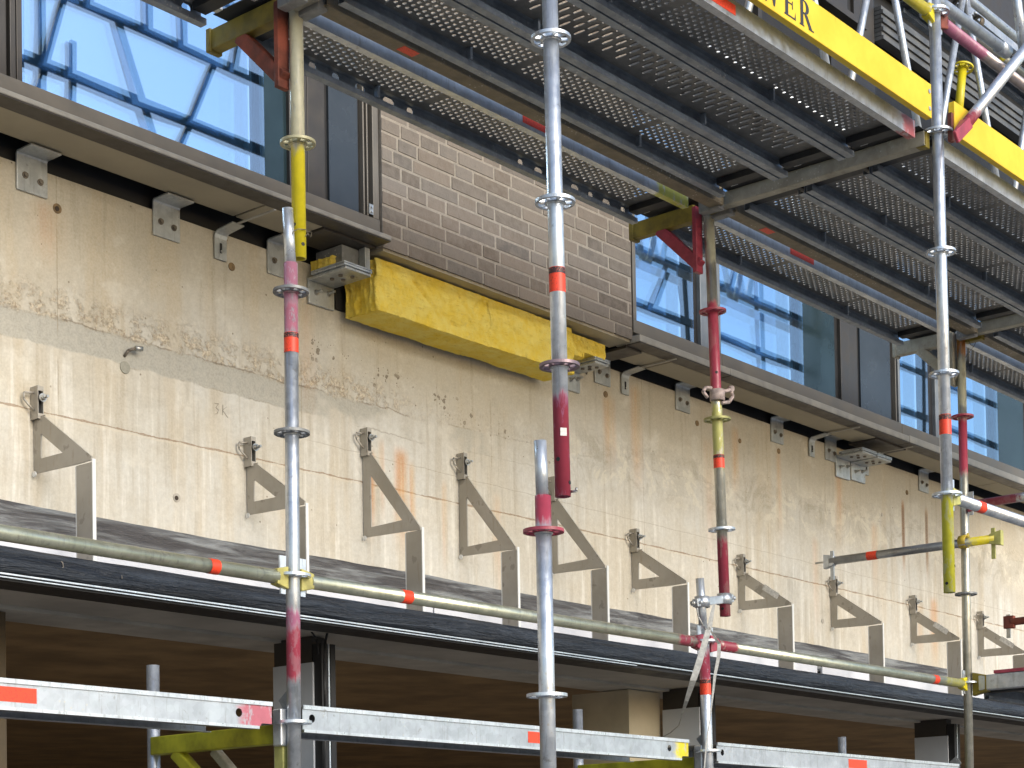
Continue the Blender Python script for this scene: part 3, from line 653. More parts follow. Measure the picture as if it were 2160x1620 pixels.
copy_tree(s0[0], (9.567-4.863, 0, 0), 'thin bent strap left of the doubled brackets')
copy_tree(s0[0], (10.24-4.863, 0, 0), 'thin bent strap right of the doubled brackets')
def heavy(px, ys, label, box=True, w=None):
    """px: pixel corners of the wall leg (TL, BR); ys: outer reach"""
    a = at(px[0][0], px[0][1], Y=5.585); b = at(px[1][0], px[1][1], Y=5.585)
    t = thing('heavy_bracket', ((a.x+b.x)/2, 5.59, b.z), label, 'bracket', 'heavy galvanised brackets')
    x0, x1, z0, z1 = a.x, b.x, b.z, a.z
    MB().box(x0, x1, 5.585, 5.597, z0, z1).box(x0, x1, ys, 5.5845, z1-.012, z1).build('angle', M['zinc'], t, 0.003)
    MB().box(x0-.01, x1+.002, ys-.004, 5.56, z1+.002, z1+.010).box(x0-.01, x1+.002, ys-.004, 5.56, z1+.0125, z1+.018).build('packer', M['galv_bright'], t)
    W = x1-x0
    for u, v in ((.28, .42), (.78, .30)):
        c = (x0+W*u, 5.578, z1-(z1-z0)*(v+.08))
        MB().disc((c[0], 5.583, c[2]), (0, 1, 0), .013, .003, 14).tube(c, (c[0]+.004, 5.55, c[2]+.004), .0055, n=10).disc((c[0], 5.577, c[2]), (0, 1, 0), .009, .008, 6).build('bolt', M['bolt'], t)
    for u, v in ((.30, .35), (.62, .25), (.62, .5), (.35, .62)):
        MB().disc((x0+W*u, ys+(5.58-ys)*v, z1-.015), (0, 0, 1), .010, .006, 10).build('bolt_head', M['rustbolt'], t)
    if box:
        MB().box(x0+.02, x1-.02, ys+.04, ys+.20, z1+.0185, z1+.105).build('riser', M['galv_dark'], t, 0.002)
        MB().box(x1-.035, x1-.005, ys, ys+.038, z1+.0185, z1+.11).build('riser', M['zinc'], t, 0.002)
    return t
heavy(((651, 585), (706, 656)), 5.36, 'heavy stacked bracket at the left end of the yellow insulation, behind the lower left pole')
heavy(((1195, 775), (1224, 830)), 5.40, 'heavy bracket with a bright plate just right of the front pole', False)
heavy(((1764, 960), (1794, 1014)), 5.40, 'left one of the two heavy brackets standing side by side under the sill', False)
heavy(((1796, 972), (1826, 1021)), 5.40, 'right one of the two heavy brackets standing side by side under the sill', False)
a = at(707, 598, Y=5.59); b = at(733, 660, Y=5.59)
tag(MB().box(a.x, b.x, 5.588, 5.598, b.z, a.z).build('black_pad', M['black']), 'small black rectangular pad on the concrete beside the left heavy bracket', 'pad')
a = at(1226, 765, Y=5.59); MBt = MB()
tag(MB().prism([(a.x, 5.59, a.z), (a.x+.07, 5.59, a.z), (a.x+.05, 5.59, a.z-.05)], (0, .006, 0)).build('rusty_shim', M['rustbolt']), 'small dark pointed shim hanging between the brackets right of the insulation', 'shim')
# lifting loop cast in the wall
p = at(262, 752, Y=5.6); q = at(285, 735, Y=5.57)
t = thing('cast_in_loop', p, 'bent steel rod end sticking out of the grey band on the left', 'rod')
MB().path([p, p+Vector((.004, -.02, .02)), q], 0.006, 8).build('rod', M['rustbolt'], t)
MB().tube(q, at(300, 736, Y=5.565), 0.011, 0.010, n=12).build('tip', M['bolt'], t)
MB().disc(at(264, 775, Y=5.597), (0, 1, 0), 0.024, 0.003, 20).build('grout_patch', plain('grout_patch', (.30, .29, .24), .9, 0, .2, 30), t)

# ================================================================ SCAFFOLD
TR = 0.02415
def rosette_mb():
    b = MB(); n = 48
    def ringp(r, z): return [b.bm.verts.new((math.cos(6.28318*i/n)*r, math.sin(6.28318*i/n)*r, z)) for i in range(n)]
    def solid(keep, r0, r1, h):
        A = ringp(r0, -h); B_ = ringp(r1, -h); C = ringp(r1, h); D = ringp(r0, h)
        for i in range(n):
            j = (i+1) % n
            if not keep(i): continue
            b.bm.faces.new((A[i], A[j], B_[j], B_[i])); b.bm.faces.new((D[i], C[i], C[j], D[j])); b.bm.faces.new((B_[i], B_[j], C[j], C[i])); b.bm.faces.new((A[j], A[i], D[i], D[j]))
            if not keep((i+1) % n): b.bm.faces.new((A[j], B_[j], C[j], D[j]))
            if not keep((i-1) % n): b.bm.faces.new((A[i], D[i], C[i], B_[i]))
    solid(lambda i: True, 0.0245, 0.033, 0.0045); solid(lambda i: (i % 6) in (0, 1) if (i//6) % 2 else (i % 6) in (0,), 0.033, 0.052, 0.0042); solid(lambda i: True, 0.052, 0.0615, 0.0047)
    return b
ros_mesh = {}
def rosette(parent, c, mat, tilt=None):
    k = mat.name
    if k not in ros_mesh:
        b = rosette_mb(); me = bpy.data.meshes.new('rosette'); b.bm.to_mesh(me); b.bm.free(); me.materials.append(mat); ros_mesh[k] = me
    o = bpy.data.objects.new('rosette', ros_mesh[k]); COL.objects.link(o); o.parent = parent
    o.location = Vector(c)-LOC[parent.name]
    if tilt is not None: o.rotation_euler = tilt.to_track_quat('Z', 'Y').to_euler()
    LOC[o.name] = Vector(c); return o
def standard(name, Y, pb, pt, ros, zones, label, spig=None, stickers=(), ros_mat=None, base=(GALV_A, GALV_B), holes=(), r=TR):
    """scaffold standard from pixel pb (bottom) to pt (top) in the plane Y"""
    A = at(*pb, Y=Y); B_ = at(*pt, Y=Y); d = (B_-A).normalized()
    t = thing('scaffold_pole', A, label, 'scaffold pole', 'upright scaffold poles')
    Zp = lambda y: A.z+(B_.z-A.z)*(y-pb[1])/(pt[1]-pb[1])
    zs = [(min(Zp(a), Zp(b_)), max(Zp(a), Zp(b_)), c, s) for a, b_, c, s in zones]
    mt = painted('pole_paint', zs, 'z', base)
    MB().tube(A, B_, r, n=28, hollow=0.0035).build('tube', mt, t)
    cen = lambda z: A+(B_-A)*((z-A.z)/(B_.z-A.z))
    for i, y in enumerate(ros):
        z = Zp(y); rosette(t, cen(z), (ros_mat or {}).get(i, M['galv_bright']), d)
        MB().tube(cen(z-.009), cen(z-.004), TR+.004, n=24).build('weld', mt, t)
    if spig:
        sa, sb = at(*spig[0], Y=Y), at(*spig[1], Y=Y)
        MB().tube(sa, sb, 0.019, n=22, hollow=.003).build('spigot', M['galv_bright'], t)
    for y0, y1, kind in stickers:
        a_, b_ = cen(Zp(y0)), cen(Zp(y1)); s = MB().tube(a_, b_, r+0.0009, n=28, caps=False).build('sticker', M['orange_label'] if kind == 'o' else M['white_label'], t)
        if kind == 'o': MB().tube(a_+(b_-a_)*0.02, a_+(b_-a_)*0.26, r+0.0014, n=28, caps=False).build('print', M['label_dark'], s)
    cdir = Vector((-CF.x, -CF.y, 0)).normalized(); side = Vector((cdir.y, -cdir.x, 0))
    for px, y in holes:
        c = cen(Zp(y)); off = (at(px, y, Y=Y)-c).dot(CR)/r; off = max(-.93, min(.93, off))
        nrm = (CR*off+(-CF)*math.sqrt(1-off*off)); nrm = Vector((nrm.x, nrm.y, 0)).normalized()
        MB().disc(c+nrm*r, nrm, 0.0065, 0.002, 12).build('pin_hole', M['black'], t)
    return t
def lblk():
    n = NT('sticker_print'); v = n.vor(150, n.scaled(n.pos, (1, 1, 1.6))); n.set(n.mix(n.mr(v, 0.25, 0.4), (0.55, 0.10, 0.06), (0.05, 0.02, 0.02)), 0.5, 0); return n.m
M['label_dark'] = lblk()
M['red_paint'] = plain('red_paint', RED, 0.45, 0, 0.2, 25); M['yellow_paint'] = plain('yellow_paint', YEL, 0.45, 0, 0.2, 25); M['pale_yellow'] = plain('pale_yellow_paint', (0.42, 0.38, 0.12), 0.5, 0.1, 0.35, 14, .1); M['dullyellow'] = plain('dull_yellow_paint', (0.20, 0.155, 0.02), 0.6, 0, 0.35, 12, .1)
M['rustred'] = plain('rusty_red_paint', (0.20, 0.05, 0.03), 0.7, 0, 0.55, 9, .3); M['lime'] = plain('lime_paint', LIME, 0.45, 0, 0.2, 20)
YI, YO = 4.4816, 3.349
PALE = ((0.60, 0.585, 0.50), (0.42, 0.405, 0.33)); BR_ = ((0.76, 0.80, 0.84), (0.50, 0.54, 0.59))
standard('p', YI, (621.5, 1760), (613.3, 556), (616, 916, 1218, 1526), [(548, 640, (.36, .15, .21), .5), (640, 705, (.36, .13, .18), 0), (1330, 1440, RED, .85), (1290, 1330, PINK, .3)],
         'lower left inner pole, silver with worn red bands and an open spigot on top', ((613, 560), (606.5, 440)), ((705, 747, 'o'),), {1: M['galv_dark'], 0: M['galv_dark']})
standard('p', YI, (631.5, 546), (621, -240), (303, -2), [(316, 560, YEL, 1), (-240, 300, CREAM, .2)], 'upper inner pole on the left with a bright yellow painted lower end', None, (), {0: plain('dusty_rosette', (.42, .40, .26), .5, .3)}, PALE, ((621, 478), (642, 519)))
sp2 = standard('p', YO, (1187.5, 1048), (1156, -140), (83, 428, 773), [(838, 1060, PINK, 1), (850, 1060, RED, 0)], 'front pole hanging in the middle, silver with a dull red open lower end', None, ((568, 620, 'o'),), {2: plain('purple_rosette', (.25, .18, .20), .45, .4)}, BR_, ((1177, 972), (1201, 1020)))
standard('p', YO, (1160, 1780), (1145, 1046), (1121, 1468), [(1030, 1110, RED, 1)], 'lower front pole in the middle, with a red collar under its open spigot', ((1144, 1050), (1139.3, 930)), (), {0: M['red_paint']}, BR_)
standard('p', YI, (1530, 1300), (1493.5, 418), (657, 885, 1117), [(418, 560, CREAM, .3), (640, 832, RED, .9), (852, 985, LIME, .0), (1140, 1310, RED, .8)], 'upper inner pole middle right, red below its first disc, clamped at its foot', None, ((960, 988, 'o'),), {0: M['red_paint'], 1: plain('lime_rosette', (.32, .31, .12), .5, .3)}, PALE, ((1510, 788), (1524, 1285)))
standard('p', YI, (1499, 1780), (1484, 1330), (1353, 1584), [(1375, 1440, RED, .1)], 'lower inner pole in the middle right, wrapped with a loose grey strap', ((1484, 1335), (1476, 1220)), ((1434, 1466, 'o'),), {}, BR_)
standard('p', YO, (2003, 1250), (1967, -140), (28, 282, 535, 792, 1045), [(1052, 1260, (0.60, 0.58, 0.05), .7)], 'front pole at the far right, bright silver with a yellow open lower end', None, ((878, 920, 'o'),), {}, BR_, ((1997, 1232), (2012, 1195)))
standard('p', YI, (2048, 1780), (2026.5, 690), (881, 1256, 1443), [(690, 745, ORG, .0), (690, 750, (0.40, 0.17, 0.03), .7), (885, 1002, RED, 1), (760, 860, CREAM, .4)], 'inner pole at the far right, orange top, dark red middle, silver below', None, (), {0: M['red_paint'], 1: M['galv_dark']}, PALE)
standard('p', YI, (2021, 250), (2031, 138), (144,), [(0, 400, YEL, 1)], 'thin yellow scaffold pole end behind the lattice tubes, top right', None, (), {0: M['yellow_paint']})
lc = at(1184, 915, Y=YO); ln = Vector((-CF.x+CR.x*.25, -CF.y+CR.y*.25, 0)).normalized()
MB().bar(lc+ln*(TR+.0012)+Vector((0, 0, -.012)), lc+ln*(TR+.0012)+Vector((0, 0, .012)), .020, .001, ln).build('paper_label', M['white_label'], sp2)
# pin through the foot of the hanging front pole
pa = at(1200, 1037, Y=YO-.01); t = thing('locking_pin', pa, 'small bent pin through the red foot of the hanging front pole', 'pin')
MB().tube(pa, at(1216, 1036, Y=YO-.04), .004, n=8).tube(at(1216, 1036, Y=YO-.04), at(1216, 1029, Y=YO-.04), .004, n=8).build('rod', M['bolt'], t)

def ledger(A, B_, label, mat_zones=(), group='horizontal scaffold tubes', base=(GALV_A, GALV_B), heads=('yellow_paint', 'yellow_paint'), axis='x', stickers=(), r=TR, name='scaffold_tube'):
    A, B_ = Vector(A), Vector(B_); d = (B_-A).normalized()
    t = thing(name, (A+B_)/2, label, 'scaffold tube', group)
    mt = painted('ledger_paint', mat_zones, axis, base)
    h = 0.085
    MB().tube(A+d*h*.9, B_-d*h*.9, r, n=26).build('tube', mt, t)
    for P0, s, hm in ((A, 1, heads[0]), (B_, -1, heads[1])):
        if hm is None: continue
        a = P0+d*s*0.030; b_ = P0+d*s*h
        hd = MB().bar(a, b_, 0.030, 0.078, (0, 0, 1), 0.040, 0.052).build('wedge_head', M[hm], t, 0.004)
        MB().bar(P0+d*s*0.046+Vector((0, 0, -.055)), P0+d*s*0.046+Vector((0, 0, .075)), 0.006, 0.022, d, 0.006, 0.03).build('wedge', M['galv_bright'], hd)
    for u0, u1, k in stickers:
        MB().tube(A+(B_-A)*u0, A+(B_-A)*u1, r+.001, n=26, caps=False).build('sticker', M['orange_label'] if k == 'o' else M['white_label'], t)
    return t
Z0 = 1.0635
XL, XM, XR, XN = 4.2203, 6.7658, 9.3113, 11.857
zt = lambda px, py: at(px, py, Y=YI)
OLIVE = ((0.62, 0.63, 0.50), (0.46, 0.48, 0.36))
L0 = zt(617, 1222); L1 = zt(1487, 1357); L2 = zt(2041, 1444)
ledger((L0.x-2.54, YI, L0.z-.004), L0, 'long dusty horizontal tube crossing the left third below the hangers', [], base=OLIVE, stickers=((0.853, 0.868, 'o'),), heads=('pale_yellow', 'pale_yellow'))
ledger(L0, L1, 'long dusty horizontal tube between the left pole and the strapped pole', [(L1.x-.22, L1.x, RED, .3)], base=OLIVE, stickers=((0.212, 0.232, 'o'),), heads=('pale_yellow', 'red_paint'))
ledger(L1, L2, 'horizontal tube between the strapped pole and the far right inner pole', [(L1.x, L1.x+.24, RED, .4), (L2.x-.3, L2.x, LIME, .4)], base=OLIVE, stickers=((0.835, 0.855, 'o'),), heads=('red_paint', 'yellow_paint'))
# rails of the outer row
q0 = at(1998, 1046, Y=YO)
ledger((q0.x, YO, q0.z), (q0.x+2.545, YO, q0.z), 'silver horizontal tube leaving the far front pole to the right, over the concrete', [], base=BR_, heads=('lime', 'lime'), stickers=((0.105, 0.128, 'o'),))
q0 = at(1972, 36, Y=YO)
ledger((q0.x-2.545, YO, q0.z+.0), q0, 'yellow guard rail tube ending at the far front pole, top right', [(3, 6.72, YEL, 1)], heads=('yellow_paint', 'yellow_paint'))
ledger(q0, (q0.x+2.545, YO, q0.z), 'pinkish guard rail tube starting at the far front pole, top right', [(6.8, 7.25, PINK, .8)], base=((.52, .46, .46), (.40, .35, .35)), heads=('rustred', 'rustred'))
ra = at(2046, 1066, X=XR)
ledger((XR, YI, ra.z), (XR, YO, ra.z+.0), 'short red and grey cross tube behind the right rail, at the right edge', [(4.15, 4.5, RED, .9)], axis='y', heads=('red_paint', 'galv_dark'))
# brace
ba = at(2016, 290, Y=3.235); bb = at(2160, 108, Y=3.235); dd = (bb-ba).normalized()
t = thing('diagonal_brace', ba, 'light diagonal brace tube with a flattened red end, top right', 'scaffold tube', 'diagonal scaffold tubes')
mt = painted('brace_paint', [(2.8, 3.16, RED, .9)], 'z', BR_)
b = MB(); b.tube(ba+dd*.13, bb+dd*.9, TR, n=24); b.build('tube', mt, t)
MB().bar(ba+dd*.0, ba+dd*.135, .05, .014, (0, 1, 0), .046, .046).build('flat_end', M['red_paint'], t, .004)
wq = at(2006, 262, Y=3.30); MB().box(wq.x-.014, wq.x+.014, 3.29, 3.31, wq.z-.075, wq.z+.045).build('wedge', M['rustred'], t, .003)
va = at(2137, -60, Y=3.33); vb = at(2159, 108, Y=3.33)
t = thing('diagonal_brace', vb, 'light steep brace tube meeting the other brace at the top right corner', 'scaffold tube', 'diagonal scaffold tubes')
MB().tube(vb, va, .021, n=20).build('tube', M['galv_bright'], t)
# lattice girder at the inner row
t = thing('lattice_girder', (8.4, 4.42, 3.72), 'silver lattice girder of zigzag tubes behind the yellow toe boards', 'girder')
MB().tube((6.7, 4.42, 3.74), (11.6, 4.42, 3.74), TR, n=18).build('lower_chord', M['galv'], t)
MB().tube((6.7, 4.42, 4.965), (11.6, 4.42, 4.965), TR, n=18).build('upper_chord', M['galv_bright'], t)
for i in range(-1, 4):
    xa = 8.385+.962*i
    for s in (-1, 1):
        MB().tube((xa+.02*s, 4.42, 4.945), (xa+.46*s, 4.42, 3.755), .0195, n=16).build('strut', M['galv_bright'] if s > 0 else M['galv'], t)
for i, (x, z, lab) in enumerate(((9.31, 4.90, 'rusty coupler nearer the far front pole'),)):
    pass
tt = ledger((9.0, 4.52, 4.885), (11.6, 4.52, 4.885), 'dull grey tube with a yellow coupler, just behind the lattice girder', [], base=PALE, heads=(None, None))
def clampx(c, mat, label, axis=(1, 0, 0), r=TR, twin=None):
    c = Vector(c); a = Vector(axis).normalized()
    t = thing('tube_clamp', c, label, 'coupler', 'scaffold couplers')
    b = MB(); b.tube(c-a*.022, c+a*.022, r+.009, n=18, hollow=.007); b.build('collar', mat, t)
    o = a.orthogonal().normalized(); u = a.cross(o)
    MB().bar(c+o*(r+.004)-a*.0, c+o*(r+.034), .03, .03, a).build('lug', mat, t, .003)
    MB().tube(c+o*(r+.022)-u*.026, c+o*(r+.022)+u*.032, .006, n=10).disc(c+o*(r+.022)+u*.028, u, .012, .010, 6).build('bolt', M['bolt'], t)
    return t
clampx((10.02, 4.52, 4.885), M['yellow_paint'], 'small yellow coupler on the grey tube at the top right')
clampx((9.36, 4.47, 4.93), M['rustbolt'], 'rusty brown coupler at the top of the lattice girder, nearest the far front pole')
clampx((9.62, 4.47, 4.93), M['rustbolt'], 'second rusty brown coupler along the lattice girder')

# loose transom clamped to the far inner pole
la, lb = at(1752, 1184, X=9.26), at(2100, 1136, X=9.26)
t = thing('loose_cross_tube', la, 'grey cross tube with a yellow end, clamped across the far right inner pole', 'scaffold tube', 'horizontal scaffold tubes')
mt = painted('loose_paint', [(3.0, 4.42, YEL, .8)], 'y', ((.36, .37, .38), (.25, .26, .27)))
MB().tube(la, lb, TR, n=24).build('tube', mt, t)
MB().tube(la+(lb-la)*.237, la+(lb-la)*.30, TR+.001, n=24, caps=False).build('sticker', M['orange_label'], t)
for P0, s, mm in ((la, 1, M['galv']), (lb, -1, M['lime'])):
    d = (lb-la).normalized()*s
    hd = MB().bar(P0-d*.04, P0+d*.03, .036, .085, (0, 0, 1), .04, .055).build('wedge_head', mm, t, .004)
    MB().box(P0.x-.005, P0.x+.005, P0.y-.012*s-.01, P0.y-.012*s+.012, P0.z-.11, P0.z+.06).build('wedge', mm, hd)
MB().tube(la, la-(lb-la).normalized()*.10, .006, n=8).build('rod', M['bolt'], t)
c_ = at(2033, 1143, X=9.27)
clampx(c_, plain('mustard_clamp', (.45, .33, .03), .5, 0, .3, 20), 'mustard yellow coupler holding the loose cross tube to the far inner pole', (0, 1, 0), TR+.004)
# stray end at the right edge
e1 = at(2134, 1312, Y=4.9); t = thing('tube_end', e1, 'rusty pinkish wedge ended tube poking in at the right edge, under the loose cross tube', 'scaffold tube', 'horizontal scaffold tubes')
MB().tube(e1, e1+Vector((.03, -.8, .01)), TR, n=20).build('tube', M['rustred'], t)
MB().bar(e1+Vector((0, .05, 0)), e1-Vector((0, .02, 0)), .036, .08, (0, 0, 1)).build('wedge_head', M['rustred'], t, .004)
MB().box(e1.x-.005, e1.x+.005, e1.y+.01, e1.y+.035, e1.z-.10, e1.z+.05).build('wedge', M['bolt'], t)

# couplers on the middle right pole
def swivel(c1, c2, label, mat):
    c1, c2 = Vector(c1), Vector(c2); d = (c2-c1).normalized()
    t = thing('swivel_coupler', (c1+c2)/2, label, 'coupler', 'scaffold couplers')
    for i, c in enumerate((c1, c2)):
        if i and (c2-c1).length < .05: break
        MB().tube(c-Vector((0, 0, .024)), c+Vector((0, 0, .024)), TR+.010, n=18, hollow=.008).build('jaw', mat, t)
        s = -1 if i == 0 else 1
        MB().tube(c+d*s*.045+Vector((0, -.03, 0)), c+d*s*.045+Vector((0, .03, 0)), .007, n=10).bar(c+d*s*.03, c+d*s*.058, .03, .036, (0, 0, 1)).build('flap', mat, t, .003)
        MB().tube(c+d*s*.04, c+d*s*.085, .006, n=10).disc(c+d*s*.075, d, .012, .012, 6).build('bolt', M['bolt'], t)
    MB().bar(c1+d*.03, c2-d*.03, .03, .038, (0, 0, 1)).build('body', mat, t, .004)
    return t
swivel(at(1481, 1270, Y=YI), at(1528, 1264, Y=YI), 'grey double coupler joining the two middle right inner poles, strap through it', M['galv'])
sc = at(1513, 832, Y=YI-.01)
t = thing('swivel_coupler', sc, 'open dirty coupler with a hooked arm on the red inner pole', 'coupler', 'scaffold couplers')
cm = plain('dirty_coupler', (.42, .34, .32), .6, .2, .3, 40, .2)
MB().tube(sc-Vector((0, 0, .03)), sc+Vector((0, 0, .02)), TR+.010, n=18, hollow=.008).build('jaw', cm, t)
e = [at(x, y, Y=YI-.03) for x, y in ((1492, 838), (1483, 826), (1488, 818), (1500, 818))]; MB().path(e, .008, 8).build('arm', cm, t)
e = [at(x, y, Y=YI-.03) for x, y in ((1522, 850), (1538, 848), (1546, 836), (1541, 822), (1526, 826))]; MB().path(e, .008, 8).build('hook', cm, t)
MB().disc(at(1542, 820, Y=YI-.03), (0, 1, .2), .014, .02, 8).build('nut', cm, t)

# hanging strap
sp = [at(x, y, Y=y_) for x, y, y_ in ((1506, 1275, 4.42), (1498, 1315, 4.41), (1487, 1355, 4.40), (1474, 1400, 4.40), (1462, 1435, 4.42), (1448, 1478, 4.5), (1438, 1510, 4.6))]
t = thing('ratchet_strap', sp[0], 'loose grey webbing strap hanging from the coupler on the middle right pole', 'strap')
b = MB(); b.ribbon(sp, [.012, .022, .028, .030, .028, .018, .008], .003, side=CR); b.build('webbing', M['webbing'] if 'webbing' in M else M.setdefault('webbing', plain('grey_webbing', (.42, .42, .40), .8, 0, .2, 50, .2)), t)
sp = [at(x, y, Y=y_) for x, y, y_ in ((1438, 1510, 4.6), (1432, 1530, 4.7), (1415, 1545, 4.9), (1395, 1556, 5.1), (1375, 1560, 5.2))]
MB().path(sp, .0022, 6).build('tail', M['webbing'], t)
sp = [at(x, y, Y=4.40) for x, y in ((1506, 1275), (1500, 1300), (1495, 1322), (1508, 1345), (1517, 1358), (1516, 1385), (1508, 1425), (1503, 1470), (1497, 1520), (1490, 1570), (1486, 1620), (1480, 1680))]
MB().ribbon(sp, [.006, .008, .006, .012, .016, .016, .013, .008, .006, .006, .006, .006], .003, side=CR).build('webbing', M['webbing'], t)
sp = [at(x, y, Y=4.44) for x, y in ((1470, 1283), (1473, 1300), (1482, 1318), (1490, 1330))]
MB().path(sp, .004, 6).build('loop', M['webbing'], t)

# ---------------------------------------------------------------- decks
def perf_mesh(name, L, W, kind):
    """perforated sheet with real holes, centred on the origin in y, from x=0"""
    bm = bmesh.new(); px_, py_ = (0.029, 0.0285) if kind == 'dots' else (0.042, 0.064)
    nx = int((L-.20)/px_); ny = int((W-.02)/py_)
    mx = (L-nx*px_)/2; my = (W-(ny+.0)*py_)/2
    def quad(x0, x1, y0, y1):
        if x1-x0 > 1e-5 and y1-y0 > 1e-5: bm.faces.new([bm.verts.new(p) for p in ((x0, y0, 0), (x1, y0, 0), (x1, y1, 0), (x0, y1, 0))])
    quad(0, mx, 0, W); quad(L-mx, L, 0, W)
    rr = random.Random(5)
    for i in range(nx):
        x0 = mx+i*px_; x1 = x0+px_; off = (i % 2)*py_/2; n_ = ny-(i % 2); y00 = my+off
        quad(x0, x1, 0, y00); quad(x0, x1, y00+n_*py_, W)
        for k in range(n_):
            y0 = y00+k*py_; y1 = y0+py_; cx, cy = (x0+x1)/2, (y0+y1)/2
            if kind == 'dots' and (i % 26) == 0: quad(x0, x1, y0, y1); continue
            if kind == 'dots': hx = hy = 0.0088
            else: hx, hy = 0.0085, 0.025
            H = []
            for a in range(8):
                ang = math.pi/4*a-3*math.pi/4
                H.append((cx+hx*math.cos(ang)*(1.0), cy+(hy*math.sin(ang) if kind == 'dots' else (hy-hx)*(1 if math.sin(ang) > .01 else (-1 if math.sin(ang) < -.01 else 0))+hx*math.sin(ang))))
            O = [(x0, y0), (cx, y0), (x1, y0), (x1, cy), (x1, y1), (cx, y1), (x0, y1), (x0, cy)]
            hv = [bm.verts.new((p[0], p[1], 0.0)) for p in H]; lo = [bm.verts.new((p[0], p[1], 0.004)) for p in H] if kind == 'dots' else [bm.verts.new((p[0], p[1], -0.003)) for p in H]
            ov = [bm.verts.new((p[0], p[1], 0)) for p in O]
            for a in range(8):
                b_ = (a+1) % 8; bm.faces.new((ov[a], ov[b_], hv[b_], hv[a])); bm.faces.new((hv[a], hv[b_], lo[b_], lo[a]))
    me = bpy.data.meshes.new(name); bm.to_mesh(me); bm.free(); return me
LP = 2.34
PM = {'dots': perf_mesh('perforated_sheet', LP, 0.262, 'dots'), 'slots': perf_mesh('slotted_sheet', LP, 0.262, 'slots')}
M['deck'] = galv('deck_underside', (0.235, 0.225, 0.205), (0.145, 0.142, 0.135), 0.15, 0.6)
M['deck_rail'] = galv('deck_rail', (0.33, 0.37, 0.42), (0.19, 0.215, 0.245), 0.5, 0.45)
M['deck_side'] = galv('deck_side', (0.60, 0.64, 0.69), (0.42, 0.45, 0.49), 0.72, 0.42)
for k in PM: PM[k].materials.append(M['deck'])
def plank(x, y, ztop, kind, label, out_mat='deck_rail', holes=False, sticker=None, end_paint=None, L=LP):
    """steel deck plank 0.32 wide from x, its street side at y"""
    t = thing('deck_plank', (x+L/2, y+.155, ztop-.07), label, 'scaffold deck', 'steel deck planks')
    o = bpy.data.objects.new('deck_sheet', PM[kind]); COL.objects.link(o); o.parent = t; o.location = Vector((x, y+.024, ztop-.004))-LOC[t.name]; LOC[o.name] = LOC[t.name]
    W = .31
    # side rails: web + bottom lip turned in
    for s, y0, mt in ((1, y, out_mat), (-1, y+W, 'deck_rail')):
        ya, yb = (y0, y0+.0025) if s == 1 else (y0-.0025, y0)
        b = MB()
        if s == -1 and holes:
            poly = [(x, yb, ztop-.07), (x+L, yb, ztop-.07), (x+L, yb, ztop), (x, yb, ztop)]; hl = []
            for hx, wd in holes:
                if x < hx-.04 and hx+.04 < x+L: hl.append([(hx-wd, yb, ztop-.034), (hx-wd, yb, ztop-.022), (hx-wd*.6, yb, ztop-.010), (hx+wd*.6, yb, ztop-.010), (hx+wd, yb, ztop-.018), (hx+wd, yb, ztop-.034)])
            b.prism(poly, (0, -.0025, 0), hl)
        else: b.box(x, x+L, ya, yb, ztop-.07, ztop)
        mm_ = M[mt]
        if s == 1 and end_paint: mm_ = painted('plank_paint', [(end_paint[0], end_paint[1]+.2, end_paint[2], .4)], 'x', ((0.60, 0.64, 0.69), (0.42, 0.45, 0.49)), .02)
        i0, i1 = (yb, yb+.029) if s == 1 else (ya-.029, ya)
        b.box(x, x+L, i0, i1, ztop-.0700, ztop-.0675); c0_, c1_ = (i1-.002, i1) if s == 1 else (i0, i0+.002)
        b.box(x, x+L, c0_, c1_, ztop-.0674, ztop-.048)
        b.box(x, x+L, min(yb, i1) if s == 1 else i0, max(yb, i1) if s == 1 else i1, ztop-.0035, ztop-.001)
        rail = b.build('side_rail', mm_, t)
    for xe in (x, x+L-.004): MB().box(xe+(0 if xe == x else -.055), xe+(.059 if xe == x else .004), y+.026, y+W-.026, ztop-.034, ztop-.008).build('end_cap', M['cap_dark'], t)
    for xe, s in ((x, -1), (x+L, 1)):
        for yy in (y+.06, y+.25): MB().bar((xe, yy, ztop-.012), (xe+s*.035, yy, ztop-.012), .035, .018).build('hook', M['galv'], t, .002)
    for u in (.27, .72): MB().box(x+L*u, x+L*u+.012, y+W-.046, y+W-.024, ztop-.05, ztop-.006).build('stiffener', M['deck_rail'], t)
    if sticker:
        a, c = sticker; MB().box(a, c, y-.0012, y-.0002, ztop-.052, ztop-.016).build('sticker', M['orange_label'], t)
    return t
ZD = 3.082
M['cap_dark'] = plain('end_cap_dark', (0.03, 0.032, 0.035), .6, .2, .3)
bays = [(1.6748, 'left end bay'), (XL, 'middle bay'), (XM, 'right bay'), (XR, 'far right bay')]
HOLE_X = [(5.028, .030), (5.149, .018), (5.83, .016), (5.951, .026), (6.09, .016), (6.204, .026), (6.317, .016), (6.433, .026), (6.558, .016), (4.74, .018), (4.87, .026), (4.62, .018)]
YP = [3.365, 3.685, 4.005]
kinds = {0: ('dots', 'slots', 'dots'), 1: ('dots', 'slots', 'dots'), 2: ('dots', 'dots', 'dots'), 3: ('dots', 'dots', 'dots')}
rown = ('street side', 'middle', 'wall side')
